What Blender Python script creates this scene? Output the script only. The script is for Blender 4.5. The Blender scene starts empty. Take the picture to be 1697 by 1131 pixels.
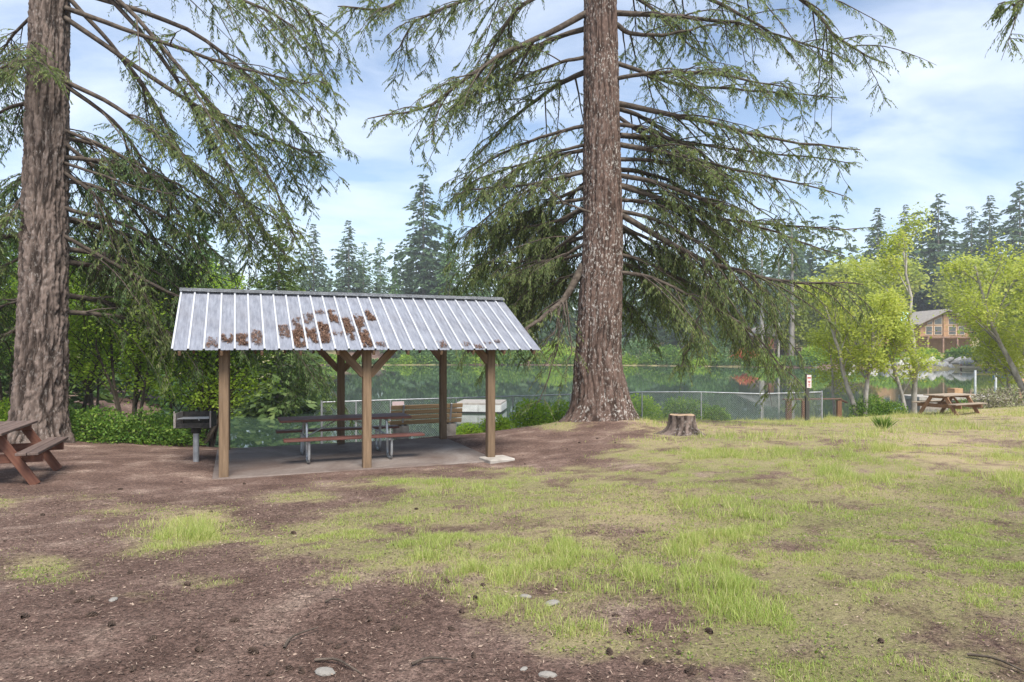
import bpy, bmesh, math, random
import numpy as np
from mathutils import Vector, Matrix
random.seed(7); RS = np.random.RandomState(11)
R = math.radians
SC = bpy.context.scene; COL = SC.collection
ORD = 'first second third fourth fifth sixth seventh eighth ninth tenth eleventh twelfth thirteenth fourteenth fifteenth sixteenth seventeenth eighteenth nineteenth'.split()
def ordinal(n):
    if n <= 19: return ORD[n-1]
    t = ('twent', 'thirt', 'fort', 'fift')[n//10-2]; return t+'ieth' if n % 10 == 0 else t+'y-'+ORD[n % 10-1]
# ------------------------------------------------------------------ camera, sky, sun
FPX, CX, HY, CZ = 1131.0, 848.5, 578.0, 2.1          # focal length in photo pixels, centre, horizon row, camera height
cam = bpy.data.cameras.new('camera'); cam_o = bpy.data.objects.new('camera', cam); COL.objects.link(cam_o)
cam.sensor_width = 36.0; cam.lens = 36.0*FPX/1697.0; cam.shift_y = (HY-565.5)/1697.0
cam.clip_start = 0.05; cam.clip_end = 3000
cam_o.location = (0, 0, CZ); cam_o.rotation_euler = (R(90), 0, 0)
SC.camera = cam_o
SUN_EL, SUN_AZ = 54.0, 162.0     # azimuth clockwise from +Y (camera forward)
sd = Vector((math.sin(R(SUN_AZ))*math.cos(R(SUN_EL)), math.cos(R(SUN_AZ))*math.cos(R(SUN_EL)), math.sin(R(SUN_EL))))
sun = bpy.data.lights.new('sun', 'SUN'); sun.energy = 3.6; sun.angle = R(28); sun.color = (1.0, .95, .87)
sun_o = bpy.data.objects.new('sun', sun); COL.objects.link(sun_o)
sun_o.rotation_euler = sd.to_track_quat('Z', 'Y').to_euler(); sun_o.location = (0, -20, 40)
W = bpy.data.worlds.new('World'); SC.world = W; W.use_nodes = True
nt = W.node_tree; nt.nodes.clear()
def wn(t, **k):
    n = nt.nodes.new(t)
    for a, b in k.items(): setattr(n, a, b)
    return n
wl = nt.links.new
wo = wn('ShaderNodeOutputWorld'); bg = wn('ShaderNodeBackground'); wl(bg.outputs[0], wo.inputs[0])
sky = wn('ShaderNodeTexSky', sky_type='NISHITA'); sky.sun_disc = False
sky.sun_elevation = R(SUN_EL); sky.sun_rotation = R(SUN_AZ); sky.air_density = 1.0; sky.dust_density = .6; sky.ozone_density = 1.6
tc = wn('ShaderNodeTexCoord'); sx = wn('ShaderNodeSeparateXYZ'); wl(tc.outputs['Generated'], sx.inputs[0])
def wm(op, a, b=None):
    n = wn('ShaderNodeMath', operation=op)
    for i, v in enumerate((a, b)):
        if v is None: continue
        if isinstance(v, (int, float)): n.inputs[i].default_value = v
        else: wl(v, n.inputs[i])
    return n.outputs[0]
den = wm('ADD', wm('MAXIMUM', sx.outputs[2], 0.0), .22)
cb = wn('ShaderNodeCombineXYZ'); wl(wm('DIVIDE', sx.outputs[0], den), cb.inputs[0]); wl(wm('MULTIPLY', wm('DIVIDE', sx.outputs[1], den), 1.5), cb.inputs[1])
cn = wn('ShaderNodeTexNoise'); cn.inputs['Scale'].default_value = 1.5; cn.inputs['Detail'].default_value = 8; cn.inputs['Roughness'].default_value = .55; cn.inputs['Distortion'].default_value = .4
wl(cb.outputs[0], cn.inputs['Vector'])
cr = wn('ShaderNodeValToRGB'); cr.color_ramp.elements[0].position = .40; cr.color_ramp.elements[1].position = .70
cr.color_ramp.elements[0].color = (.06, .06, .06, 1); cr.color_ramp.elements[1].color = (.70, .70, .70, 1); wl(cn.outputs[0], cr.inputs[0])
mx = wn('ShaderNodeMix', data_type='RGBA'); wl(cr.outputs[0], mx.inputs['Factor']); wl(sky.outputs[0], mx.inputs['A'])
mx.inputs['B'].default_value = (6.4, 6.9, 7.7, 1)
wl(mx.outputs['Result'], bg.inputs['Color']); bg.inputs['Strength'].default_value = .10
SC.view_settings.view_transform = 'Standard'; SC.view_settings.look = 'None'; SC.view_settings.gamma = 1.0
SC.view_settings.use_curve_mapping = False; SC.view_settings.exposure = 1.0
SC.cycles.max_bounces = 8; SC.cycles.transparent_max_bounces = 8
# ------------------------------------------------------------------ helpers
def P(px, py, D): return np.array([(px-CX)/FPX*D, D, CZ-(py-HY)/FPX*D])
def proj(x, y, z):
    y = np.maximum(y, .3); return CX+FPX*x/y, HY+FPX*(CZ-z)/y
def sstep(a, b, x):
    t = np.clip((x-a)/(b-a), 0, 1); return t*t*(3-2*t)
def _h(ix, iy, s):
    n = (ix.astype(np.int64)*374761393+iy.astype(np.int64)*668265263+s*982451653) & 0x7fffffff
    n = ((n ^ (n >> 13))*1274126177) & 0x7fffffff
    return ((n ^ (n >> 16)) & 0xffff)/65535.0
def vnoise(x, y, s=0):
    ix = np.floor(x); iy = np.floor(y); fx = x-ix; fy = y-iy; fx = fx*fx*(3-2*fx); fy = fy*fy*(3-2*fy)
    a = _h(ix, iy, s); b = _h(ix+1, iy, s); c = _h(ix, iy+1, s); d = _h(ix+1, iy+1, s)
    return (a*(1-fx)+b*fx)*(1-fy)+(c*(1-fx)+d*fx)*fy
def fbm(x, y, o=4, s=0):
    t = 0*x; a = .5; n = 0
    for i in range(o):
        t = t+a*vnoise(x, y, s+i*17); n += a; x = x*2.03+11.3; y = y*2.03+4.7; a *= .5
    return t/n
def worley(u, v, per=None, s=0):
    iu = np.floor(u); iv = np.floor(v); f1 = np.full(u.shape, 9.); f2 = f1.copy()
    for du in (-1, 0, 1):
        for dv in (-1, 0, 1):
            cu = iu+du; cv = iv+dv; cw = np.mod(cu, per) if per else cu
            d = np.hypot(cu+_h(cw, cv, s)-u, cv+_h(cw, cv, s+5)-v)
            f2 = np.minimum(f2, np.maximum(f1, d)); f1 = np.minimum(f1, d)
    return f1, f2
def npmesh(name, V, faces, attrs=None, smooth=False):
    me = bpy.data.meshes.new(name); V = np.asarray(V, np.float32).reshape(-1, 3)
    me.vertices.add(len(V)); me.vertices.foreach_set('co', V.ravel())
    faces = [np.asarray(f, np.int32) for f in faces if len(f)]
    tot = sum(f.size for f in faces); npoly = sum(len(f) for f in faces)
    me.loops.add(tot); me.polygons.add(npoly)
    me.loops.foreach_set('vertex_index', np.concatenate([f.ravel() for f in faces]))
    ls = []; o = 0
    for f in faces: ls.append(o+np.arange(len(f))*f.shape[1]); o += f.size
    me.polygons.foreach_set('loop_start', np.concatenate(ls).astype(np.int32))
    if smooth: me.polygons.foreach_set('use_smooth', np.ones(npoly, bool))
    for k, (dom, a) in (attrs or {}).items():
        at = me.attributes.new(k, 'FLOAT', dom); at.data.foreach_set('value', np.asarray(a, np.float32))
    me.update(calc_edges=True); return me
def obj(name, me, mt, parent=None, loc=(0, 0, 0), rot=None):
    o = bpy.data.objects.new(name, me); COL.objects.link(o); o.location = loc
    if rot is not None: o.rotation_euler = rot
    if mt is not None and me is not None and not me.materials: me.materials.append(mt)
    if parent is not None: o.parent = parent
    return o
def tag(o, label, cat, group=None):
    o['label'] = label; o['category'] = cat
    if group: o['group'] = group
    return o
def struct(o): o['kind'] = 'structure'; return o
def thing(name, label, cat, loc=(0, 0, 0), rz=0, group=None):
    o = bpy.data.objects.new(name, None); COL.objects.link(o); o.location = loc; o.rotation_euler = (0, 0, rz); o.empty_display_size = .2
    return tag(o, label, cat, group)
_bc = {}
def boxmesh(s, mt, bev):
    k = (tuple(round(v, 4) for v in s), mt.name, bev)
    if k not in _bc:
        bm = bmesh.new(); bmesh.ops.create_cube(bm, size=1)
        for v in bm.verts: v.co = Vector((v.co.x*s[0], v.co.y*s[1], v.co.z*s[2]))
        if bev: bmesh.ops.bevel(bm, geom=bm.edges[:], offset=min(bev, min(s)*.3), segments=1, affect='EDGES')
        me = bpy.data.meshes.new('box'); bm.to_mesh(me); bm.free(); me.materials.append(mt); _bc[k] = me
    return _bc[k]
def box(name, s, c, mt, parent=None, rot=None, bev=.006): return obj(name, boxmesh(s, mt, bev), mt, parent, c, rot)
def bar(name, a, b, w, h, mt, parent=None, bev=.006, roll=0):     # beam from a to b, long axis local X
    a = Vector(a); b = Vector(b); d = b-a; q = d.to_track_quat('X', 'Z')
    o = box(name, (d.length, w, h), (a+b)/2, mt, parent, bev=bev); o.rotation_euler = (q @ Matrix.Rotation(roll, 3, 'X').to_quaternion()).to_euler(); return o
def tubes(Pt, Rd, sides):
    Pt = np.asarray(Pt, float); Rd = np.asarray(Rd, float); n, m, _ = Pt.shape
    T = np.gradient(Pt, axis=1); T /= np.linalg.norm(T, axis=2, keepdims=True)+1e-9
    ref = np.where(np.abs(T[..., 2:3]) > .92, np.array([1., 0, 0]), np.array([0, 0, 1.]))
    A = np.cross(T, ref); A /= np.linalg.norm(A, axis=2, keepdims=True)+1e-9; B = np.cross(T, A)
    th = np.arange(sides)*2*math.pi/sides
    V = Pt[:, :, None]+Rd[:, :, None, None]*(A[:, :, None]*np.cos(th)[None, None, :, None]+B[:, :, None]*np.sin(th)[None, None, :, None])
    base = np.arange(n)[:, None, None]*m*sides+np.arange(m-1)[None, :, None]*sides
    k = np.arange(sides)[None, None]; k2 = (k+1) % sides
    F = np.stack([base+k, base+k2, base+sides+k2, base+sides+k], -1).reshape(-1, 4)
    return V.reshape(-1, 3), F
class Bag:                                                    # collects vertex / quad arrays for one mesh
    def __init__(s): s.V = []; s.F = []; s.n = 0
    def add(s, V, F): s.V.append(V); s.F.append(np.asarray(F)+s.n); s.n += len(V)
    def tube(s, pts, r, sides=8):
        pts = np.asarray(pts, float); r = np.broadcast_to(np.asarray(r, float), (len(pts),)); s.add(*tubes(pts[None], r[None], sides))
    def mesh(s, name, smooth=True, attrs=None): return npmesh(name, np.concatenate(s.V), [np.concatenate(s.F)], attrs, smooth)
def curve(pts, m):
    pts = np.asarray(pts, float)
    q = np.vstack([2*pts[0]-pts[1], pts, 2*pts[-1]-pts[-2]]); n = len(pts)-1
    t = np.linspace(0, n-1e-6, m); i = t.astype(int); f = (t-i)[:, None]
    a, b, c, d = q[i], q[i+1], q[i+2], q[i+3]
    return .5*(2*b+(c-a)*f+(2*a-5*b+4*c-d)*f*f+(3*b-a-3*c+d)*f**3)
def nrm(a): return a/(np.linalg.norm(a, axis=-1, keepdims=True)+1e-9)
def rhombs(Pb, D, S, L, Wd, mid=.45, fold=0):
    m = Pb+D*(L*mid)[:, None]; s = S*(Wd/2)[:, None]
    V = np.stack([Pb, m+s, Pb+D*L[:, None], m-s], 1).reshape(-1, 3)
    return V, np.arange(len(Pb)*4).reshape(-1, 4)
def leafmesh(name, Pb, D, S, L, Wd, rnd=None):
    V, F = rhombs(Pb, D, S, L, Wd)
    return npmesh(name, V, [F], {'rnd': ('FACE', RS.rand(len(F)) if rnd is None else rnd)})
# ------------------------------------------------------------------ materials
def newmat(name):
    m = bpy.data.materials.new(name); m.use_nodes = True; t = m.node_tree; b = t.nodes['Principled BSDF']; return m, t, b
def N(t, ty, **k):
    n = t.nodes.new(ty)
    for a, b in k.items():
        if a in n.inputs.keys() if False else False: pass
        setattr(n, a, b)
    return n
def noise(t, vec, scale, detail=5, rough=.6, dist=0):
    n = t.nodes.new('ShaderNodeTexNoise'); n.inputs['Scale'].default_value = scale; n.inputs['Detail'].default_value = detail
    n.inputs['Roughness'].default_value = rough; n.inputs['Distortion'].default_value = dist
    if vec is not None: t.links.new(vec, n.inputs['Vector'])
    return n.outputs[0]
def mapping(t, vec, scale):
    n = t.nodes.new('ShaderNodeMapping'); n.inputs['Scale'].default_value = scale; t.links.new(vec, n.inputs['Vector']); return n.outputs[0]
def ramp(t, fac, stops):
    n = t.nodes.new('ShaderNodeValToRGB'); e = n.color_ramp.elements
    while len(e) < len(stops): e.new(.5)
    for q, (p, c) in zip(e, stops): q.position = p; q.color = (c, c, c, 1) if isinstance(c, (int, float)) else (*c, 1)
    t.links.new(fac, n.inputs[0]); return n.outputs[0]
def mixc(t, fac, a, b, mode='MIX'):
    n = t.nodes.new('ShaderNodeMix'); n.data_type = 'RGBA'; n.blend_type = mode
    for s, v in (('Factor', fac), ('A', a), ('B', b)):
        if isinstance(v, (int, float)): n.inputs[s].default_value = v if s == 'Factor' else (v, v, v, 1)
        elif isinstance(v, tuple): n.inputs[s].default_value = (*v, 1)
        else: t.links.new(v, n.inputs[s])
    return n.outputs['Result']
def attr(t, name):
    n = t.nodes.new('ShaderNodeAttribute'); n.attribute_name = name; return n.outputs['Fac']
def bump(t, b, h, strength, dist):
    n = t.nodes.new('ShaderNodeBump'); n.inputs['Strength'].default_value = strength; n.inputs['Distance'].default_value = dist
    t.links.new(h, n.inputs['Height']); t.links.new(n.outputs[0], b.inputs['Normal'])
def tco(t, w='Object'): return t.nodes.new('ShaderNodeTexCoord').outputs[w]
def plain(name, c1, c2, scale=6, rough=.75, metal=0, bmp=.3, bd=.01, stretch=(1, 1, 1), spec=.3, lo=.35, hi=.65, rnd=.0):
    m, t, b = newmat(name); v = mapping(t, tco(t), stretch); n = noise(t, v, scale)
    c = ramp(t, n, [(lo, c1), (hi, c2)])
    if rnd:
        oi = t.nodes.new('ShaderNodeObjectInfo').outputs['Random']
        c = mixc(t, 1.0, c, ramp(t, oi, [(0, 1-rnd), (1, 1.0)]), 'MULTIPLY')
    t.links.new(c, b.inputs['Base Color']); b.inputs['Roughness'].default_value = rough; b.inputs['Metallic'].default_value = metal
    b.inputs['Specular IOR Level'].default_value = spec
    if bmp: bump(t, b, noise(t, v, scale*5, 4), bmp, bd)
    return m
def leaf(name, c1, c2, c3=None, trans=.4, rough=.55):
    m, t, b = newmat(name); a = attr(t, 'rnd')
    c = ramp(t, a, [(0, c1), (.65, c2), (1, c3 or c2)])
    t.links.new(c, b.inputs['Base Color']); b.inputs['Roughness'].default_value = rough; b.inputs['Specular IOR Level'].default_value = .25
    tr = t.nodes.new('ShaderNodeBsdfTranslucent'); t.links.new(mixc(t, 1.0, c, (1.25, 1.25, .7), 'MULTIPLY'), tr.inputs[0])
    ms = t.nodes.new('ShaderNodeMixShader'); ms.inputs[0].default_value = trans
    t.links.new(b.outputs[0], ms.inputs[1]); t.links.new(tr.outputs[0], ms.inputs[2])
    t.links.new(ms.outputs[0], t.nodes['Material Output'].inputs['Surface']); return m
def wood(name, c1, c2, axis, rough=.8, rnd=.25):
    st = [14, 14, 14]; st['xyz'.index(axis)] = 1.1
    return plain(name, c1, c2, 2.2, rough, 0, .35, .006, tuple(st), rnd=rnd, lo=.3, hi=.7)
POST = wood('post_wood', (.13, .085, .050), (.25, .17, .105), 'z'); POSTX = wood('frame_wood', (.13, .08, .046), (.24, .155, .093), 'x')
REDX = wood('red_brown_painted_wood', (.11, .042, .034), (.20, .085, .066), 'x', .55)
REDL = wood('red_stained_wood', (.13, .05, .032), (.19, .085, .055), 'x', .65); WORN = wood('worn_dark_wood', (.10, .068, .058), (.17, .12, .10), 'x', .7)
TAN = wood('bench_wood', (.22, .14, .07), (.36, .25, .14), 'x'); GREYW = wood('weathered_wood', (.26, .20, .15), (.42, .34, .26), 'x'); BRNW = wood('brown_leg_wood', (.26, .14, .08), (.38, .23, .14), 'x')
GALV = plain('galvanised_steel', (.30, .31, .32), (.46, .47, .48), 9, .45, .6, .1)
DKST = plain('sooty_steel', (.012, .012, .012), (.05, .045, .04), 12, .6, .4, .3)
ASHY = plain('ash_grey_steel', (.25, .22, .20), (.40, .36, .33), 12, .7, .2, .2)
CONC = plain('pale_concrete', (.27, .24, .21), (.40, .37, .33), 5, .9, 0, .3)
BLOCK = plain('concrete_block', (.20, .17, .14), (.32, .28, .24), 7, .9, 0, .4)
WHITE = plain('dock_white', (.48, .48, .46), (.62, .62, .60), 3, .7, 0, .1)
ROCK = plain('pale_rock', (.34, .32, .30), (.60, .58, .55), 3, .9, 0, .6, .03, rnd=.35)
def roofmat():
    m, t, b = newmat('roof_metal'); v = tco(t)
    n = noise(t, mapping(t, v, (7, 1.2, 7)), 2.5, 6, .65); n2 = noise(t, v, 1.1, 3)
    c = ramp(t, n, [(.3, (.20, .21, .25)), (.7, (.37, .385, .435))]); c = mixc(t, ramp(t, n2, [(.45, 0.0), (.75, .45)]), c, (.22, .20, .20))
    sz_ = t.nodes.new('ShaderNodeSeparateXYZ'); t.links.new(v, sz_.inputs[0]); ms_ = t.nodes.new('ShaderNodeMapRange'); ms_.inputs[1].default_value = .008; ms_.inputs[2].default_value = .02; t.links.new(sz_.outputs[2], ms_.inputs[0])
    c = mixc(t, ms_.outputs[0], c, (.60, .61, .64))                       # pale sheen on the ribs, painted into the colour by local height
    t.links.new(c, b.inputs['Base Color']); b.inputs['Metallic'].default_value = .35; b.inputs['Roughness'].default_value = .42
    bump(t, b, noise(t, v, 9, 3), .08, .02); return m
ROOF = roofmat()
def slabmat():
    m, t, b = newmat('stained_concrete'); v = tco(t); n = noise(t, v, .8, 6, .65, .6); f = noise(t, v, 14, 6, .7)
    c = ramp(t, n, [(.34, (.105, .072, .058)), (.56, (.19, .155, .135)), (.72, (.27, .24, .22))]); c = mixc(t, .5, c, ramp(t, f, [(.3, .55), (.7, 1.2)]), 'MULTIPLY')
    t.links.new(c, b.inputs['Base Color']); b.inputs['Roughness'].default_value = .9; bump(t, b, f, .3, .01); return m
SLAB = slabmat()
def barkmat(name, furrow, plate, pale, amt):
    m, t, b = newmat(name); v = tco(t); a = attr(t, 'plate')
    st = mapping(t, v, (1, 1, .35)); n = noise(t, st, 9, 7, .7); n2 = noise(t, mapping(t, v, (1, 1, .45)), 24, 4, .6); n3 = noise(t, v, 1.3, 4, .6)
    c = mixc(t, a, furrow, plate); c = mixc(t, .75, c, ramp(t, n, [(.25, .45), (.75, 1.35)]), 'MULTIPLY')
    mul = t.nodes.new('ShaderNodeMath'); mul.operation = 'MULTIPLY'
    t.links.new(ramp(t, n2, [(.545, 0.0), (.625, 1.0)]), mul.inputs[0]); t.links.new(ramp(t, n3, [(.36, 0.0), (.56, amt)]), mul.inputs[1])
    c = mixc(t, mul.outputs[0], c, pale)
    t.links.new(c, b.inputs['Base Color']); b.inputs['Roughness'].default_value = .95; b.inputs['Specular IOR Level'].default_value = .15
    bump(t, b, n, .8, .02); return m
BARKA = barkmat('ridged_grey_bark', (.026, .018, .014), (.215, .165, .14), (.34, .31, .285), .4)
BARKB = barkmat('red_brown_bark', (.035, .022, .017), (.175, .118, .096), (.44, .42, .39), .75)
LIMB = plain('limb_bark', (.042, .032, .025), (.12, .095, .075), 8, .95, 0, .5, .01)
ALDER = plain('pale_alder_bark', (.20, .18, .155), (.42, .39, .35), 5, .9, 0, .4, .01, (1, 1, .5))
DKBARK = plain('dark_bark', (.04, .03, .022), (.10, .08, .06), 6, .95, 0, .4)
FARBARK = plain('far_bark', (.16, .14, .12), (.30, .27, .24), 1, .95, 0, 0)
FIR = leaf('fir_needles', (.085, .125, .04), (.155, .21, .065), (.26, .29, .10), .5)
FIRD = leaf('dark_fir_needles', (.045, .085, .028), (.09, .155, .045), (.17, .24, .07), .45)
HEML = leaf('light_hemlock_needles', (.07, .115, .035), (.12, .18, .055), (.19, .25, .08), .4)
FARF = leaf('far_fir_needles', (.045, .085, .05), (.085, .14, .075), (.13, .19, .09), .3)
FARG = leaf('far_green_conifer', (.06, .12, .045), (.11, .20, .065), (.17, .27, .09), .35)
MAPLE = leaf('spring_maple_leaves', (.24, .30, .05), (.42, .47, .09), (.56, .56, .16), .5)
VINE = leaf('bright_leaves', (.16, .28, .03), (.30, .44, .05), (.44, .54, .09), .55)
BUSH = leaf('bush_leaves', (.055, .13, .022), (.14, .25, .04), (.28, .38, .07), .45)
OCHRE = leaf('ochre_leaves', (.30, .20, .06), (.42, .30, .10), (.38, .36, .10), .4)
REDF = leaf('red_blossom', (.50, .10, .05), (.62, .18, .10), (.15, .25, .05), .3)
GREYT = leaf('bare_grey_twigs', (.20, .18, .13), (.30, .27, .2), (.22, .28, .08), .2)
# ------------------------------------------------------------------ terrain
WL = -1.3
SH_U = np.array([.927, .375]); SH_V = np.array([-.375, .927]); SH0 = np.array([-4.73, 11.2])      # shelter axes and front-left post
CTRL = np.array([(0, 0, .6), (-3, 3, .6), (3, 3, .6), (0, 6, .42), (-4, 6, .36), (5, 6, .42), (-9, 5, .34), (10, 5, .42), (-4.7, 10.4, .02), (-2.5, 11.5, 0), (-.2, 12.6, 0),
 (-5.9, 14, -.01), (-1.6, 16, -.03), (-3.5, 15.2, -.03), (-4.5, 12.5, 0), (-2, 14, 0), (-7.5, 10, .14), (-11, 10, .12), (-11, 15.6, .02), (-9, 13.8, .02), (-7.2, 13.4, .0), (-15, 14, 0), (-7, 17.4, -.55), (-9.5, 17.5, -.3),
 (3.75, 15, .20), (2.2, 18, .24), (.9, 15.5, .1), (6, 10, .32), (11, 10, .36), (12, 16, .16), (19, 15, .22), (18, 20, .1), (-1.9, 18, -.2), (-5.4, 20, -.74), (-1.6, 21.3, -.66), (1, 22.6, -.55), (6.3, 25, -.6), (11, 25, -.56), (16, 25, -.33), (20, 25, -.03), (28, 24, .1),
 (9, 20, -.1), (5, 21, -.1), (-20, 20, -.1), (-24, 10, .1), (30, 8, .4)], float)
def _rbfsolve():
    n = len(CTRL); d = np.hypot(CTRL[:, None, 0]-CTRL[None, :, 0], CTRL[:, None, 1]-CTRL[None, :, 1])
    A = np.zeros((n+3, n+3)); A[:n, :n] = d+np.eye(n)*-.15; A[:n, n] = 1; A[:n, n+1:] = CTRL[:, :2]; A[n:, :n] = A[:n, n:].T
    return np.linalg.solve(A, np.concatenate([CTRL[:, 2], [0, 0, 0]]))
RBF = _rbfsolve()
SHX = np.array([-300, -60, -34, -24, -17, -11, -8, -5, 0, 6, 12, 20, 30, 50, 90, 300.]); SHY = np.array([60, 62, 60, 48, 31, 22, 21.3, 23, 25.5, 28.5, 29, 30, 33, 40, 52, 60.])
FRX = np.array([-400, -150, -60, 0, 25, 45, 62, 80, 110, 160, 400.]); FRY = np.array([95, 125, 140, 143, 138, 126, 118, 111, 100, 84, 80.])
def ground(x, y):
    x = np.asarray(x, float); y = np.asarray(y, float); sh = x.shape; x = x.ravel(); y = y.ravel()
    xc = np.clip(x, -24, 30); yc = np.clip(y, -3, 30); h = RBF[-3]+RBF[-2]*xc+RBF[-1]*yc
    for i in range(len(CTRL)): h = h+RBF[i]*np.hypot(xc-CTRL[i, 0], yc-CTRL[i, 1])
    h = h+(fbm(x*.9, y*.9, 3, 3)-.5)*.07+(fbm(x*5, y*5, 2, 9)-.5)*.03
    u = (x-SH0[0])*SH_U[0]+(y-SH0[1])*SH_U[1]; v = (x-SH0[0])*SH_V[0]+(y-SH0[1])*SH_V[1]
    ins = sstep(-.45, 0, u)*sstep(5.1, 4.65, u)*sstep(-.35, -.02, v)*sstep(3.6, 3.2, v); h = h*(1-ins)-.035*ins
    h = h+.16*np.exp(-((x-2.3)**2+(y-18)**2)/1.2)                   # root mound under the big fir
    s = np.interp(x, SHX, SHY); ds = y-s
    t = sstep(-3.5, .8, ds); h = h*(1-t)+(WL-.12*np.clip(ds, -2, 14))*t
    h = np.where(ds > 8, WL-1.6, h)
    f = y-np.interp(x, FRX, FRY); fb = WL-1.6+sstep(-9, 0, f)*1.75+sstep(0, 4, f)*.9+sstep(2, 45, f)*5+sstep(40, 400, f)*26*(.6+.5*fbm(x*.006, y*.006, 2, 5))+(fbm(x*.12, y*.12, 3, 6)-.5)*.8*sstep(0, 8, f)
    return np.where(f > -9, fb, h).reshape(sh)
def gz(x, y): return float(ground(np.array([x]), np.array([y]))[0])
def gp(px, py):                                                      # where the ray through a photo pixel meets the near ground
    D = np.arange(2, 34, .02); p = P(px, py, 1.0); z = CZ+(p[2]-CZ)*D; g = ground(p[0]*D, D); i = int(np.argmax(z < g)); return np.array([p[0]*D[i], D[i], g[i]])
# what covers the ground: 1 = grass, 0 = bare dirt; second value: how dry the grass is
BY = np.array([680, 700, 715, 735, 760, 785, 800, 820, 850, 880, 910, 950, 1000, 1050, 1100, 1140, 1400]); BX = np.array([1000, 1050, 1085, 1090, 1000, 880, 760, 640, 600, 560, 590, 640, 760, 880, 1000, 1060, 1100])
BLOB = [(55, 942, 65, 22, 1.), (300, 886, 75, 22, 1.), (235, 905, 50, 16, .7), (440, 900, 70, 26, .7), (500, 825, 60, 10, .9), (690, 800, 130, 10, .9), (120, 822, 80, 9, .5), (250, 845, 140, 14, .35), (330, 855, 60, 14, .5), (670, 998, 20, 12, .8), (235, 990, 30, 10, .7), (610, 920, 60, 18, .9),
        (560, 880, 70, 20, .7), (700, 925, 60, 20, .9), (905, 1040, 90, 26, .8), (830, 1010, 50, 14, .6), (960, 1075, 60, 20, .7), (930, 705, 45, 9, .8), (340, 965, 50, 14, .5), (10, 835, 40, 12, .6), (560, 960, 50, 14, .5), (810, 780, 90, 8, .4), (1130, 728, 60, 8, .9),
        (1080, 1030, 130, 38, -.95), (1130, 1110, 110, 30, -.7), (1230, 915, 70, 14, -.6), (1400, 1065, 80, 22, -.6), (1110, 935, 60, 16, -.6), (1660, 1040, 60, 30, -.6), (1560, 850, 80, 14, -.5), (1480, 760, 60, 6, -.5), (1680, 745, 60, 10, -.5), (980, 880, 50, 9, -.5), (1450, 1010, 60, 20, -.4), (1640, 1110, 60, 20, -.5)]
def cover(x, y, z):
    px, py = proj(x, y, z); b = np.interp(py, BY, BX); wob = (fbm(x*.8, y*.8, 4, 21)-.5)*2
    c = sstep(-110, 150, px-b+wob*150)
    for (bx, by, sxx, syy, a) in BLOB: c = c+a*np.exp(-((px-bx)/sxx)**2-((py-by)/syy)**2)*(.55+.9*fbm(x*3, y*3, 3, 31))
    n = fbm(x*1.7, y*1.7, 4, 41); c = c*(.34+1.0*sstep(.28, .62, n)); c = np.clip(c, 0, 1)*(.42+.85*sstep(.28, .58, fbm(x*7, y*7, 3, 47)))
    c = np.clip(c, 0, 1)
    bank = sstep(21.5, 23.5, y+.0*x)*(px > 1000); c = np.maximum(c, bank*.8)
    dry = np.clip(.44+.9*np.exp(-((py-692)/16)**2)*(px > 1040)+.55*sstep(1250, 1650, px)*np.exp(-((py-735)/45)**2)+.5*np.exp(-((px-250)/200)**2-((py-845)/22)**2)+(fbm(x*.7, y*.7, 3, 51)-.5)*1.1, 0, 1)
    return c, dry
gx = np.concatenate([np.arange(-500, -60, 20), np.arange(-60, -14, 2), np.arange(-14, 21, .13), np.arange(21, 60, 1.5), np.arange(60, 501, 20)])
gy = np.concatenate([np.arange(-40, 1.5, 3), np.arange(1.6, 28, .13), np.arange(28, 36, .5), np.arange(36, 80, 4), np.arange(80, 200, 2.5), np.arange(200, 901, 25)])
GX, GY = np.meshgrid(gx, gy); GZ = ground(GX, GY); cv, dr = cover(GX.ravel(), GY.ravel(), GZ.ravel())
far = GY.ravel() > 60; cv[far] = sstep(.3, .5, fbm(GX.ravel()[far]*.05, GY.ravel()[far]*.05, 3, 61)); dr[far] = fbm(GX.ravel()[far]*.04, GY.ravel()[far]*.04, 3, 71)*.7
ny, nx = GX.shape; ii = (np.arange(ny-1)[:, None]*nx+np.arange(nx-1)[None]).ravel()
def groundmat():
    m, t, b = newmat('dirt_and_grass'); v = tco(t); c_, d_ = attr(t, 'cov'), attr(t, 'dry')
    n1 = noise(t, v, 1.3, 6, .6); n2 = noise(t, v, 22, 5, .7); n3 = noise(t, v, 85, 3, .7); n4 = noise(t, v, 70, 5, .75)
    dirt = ramp(t, n1, [(.34, (.105, .066, .052)), (.54, (.17, .112, .090)), (.70, (.30, .22, .175))])
    dirt = mixc(t, 1.0, dirt, ramp(t, n2, [(.28, .38), (.5, .95), (.72, 1.6)]), 'MULTIPLY'); dirt = mixc(t, 1.0, dirt, ramp(t, n4, [(.3, .3), (.5, .95), (.7, 2.0)]), 'MULTIPLY')
    green = ramp(t, n2, [(.3, (.14, .15, .055)), (.7, (.27, .26, .11))]); straw = ramp(t, n3, [(.3, (.30, .23, .13)), (.7, (.50, .41, .25))])
    g = mixc(t, d_, green, straw); g = mixc(t, .6, g, ramp(t, n4, [(.3, .5), (.75, 1.5)]), 'MULTIPLY')
    ad = t.nodes.new('ShaderNodeMath'); ad.operation = 'ADD'; t.links.new(c_, ad.inputs[0]); t.links.new(ramp(t, n2, [(.2, -.0), (.8, .5)]), ad.inputs[1])
    fac = ramp(t, ad.outputs[0], [(.40, 0.0), (1.05, .85)])
    t.links.new(mixc(t, fac, dirt, g), b.inputs['Base Color']); b.inputs['Roughness'].default_value = .95; b.inputs['Specular IOR Level'].default_value = .1
    bump(t, b, n4, 1.0, .02); return m
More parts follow.
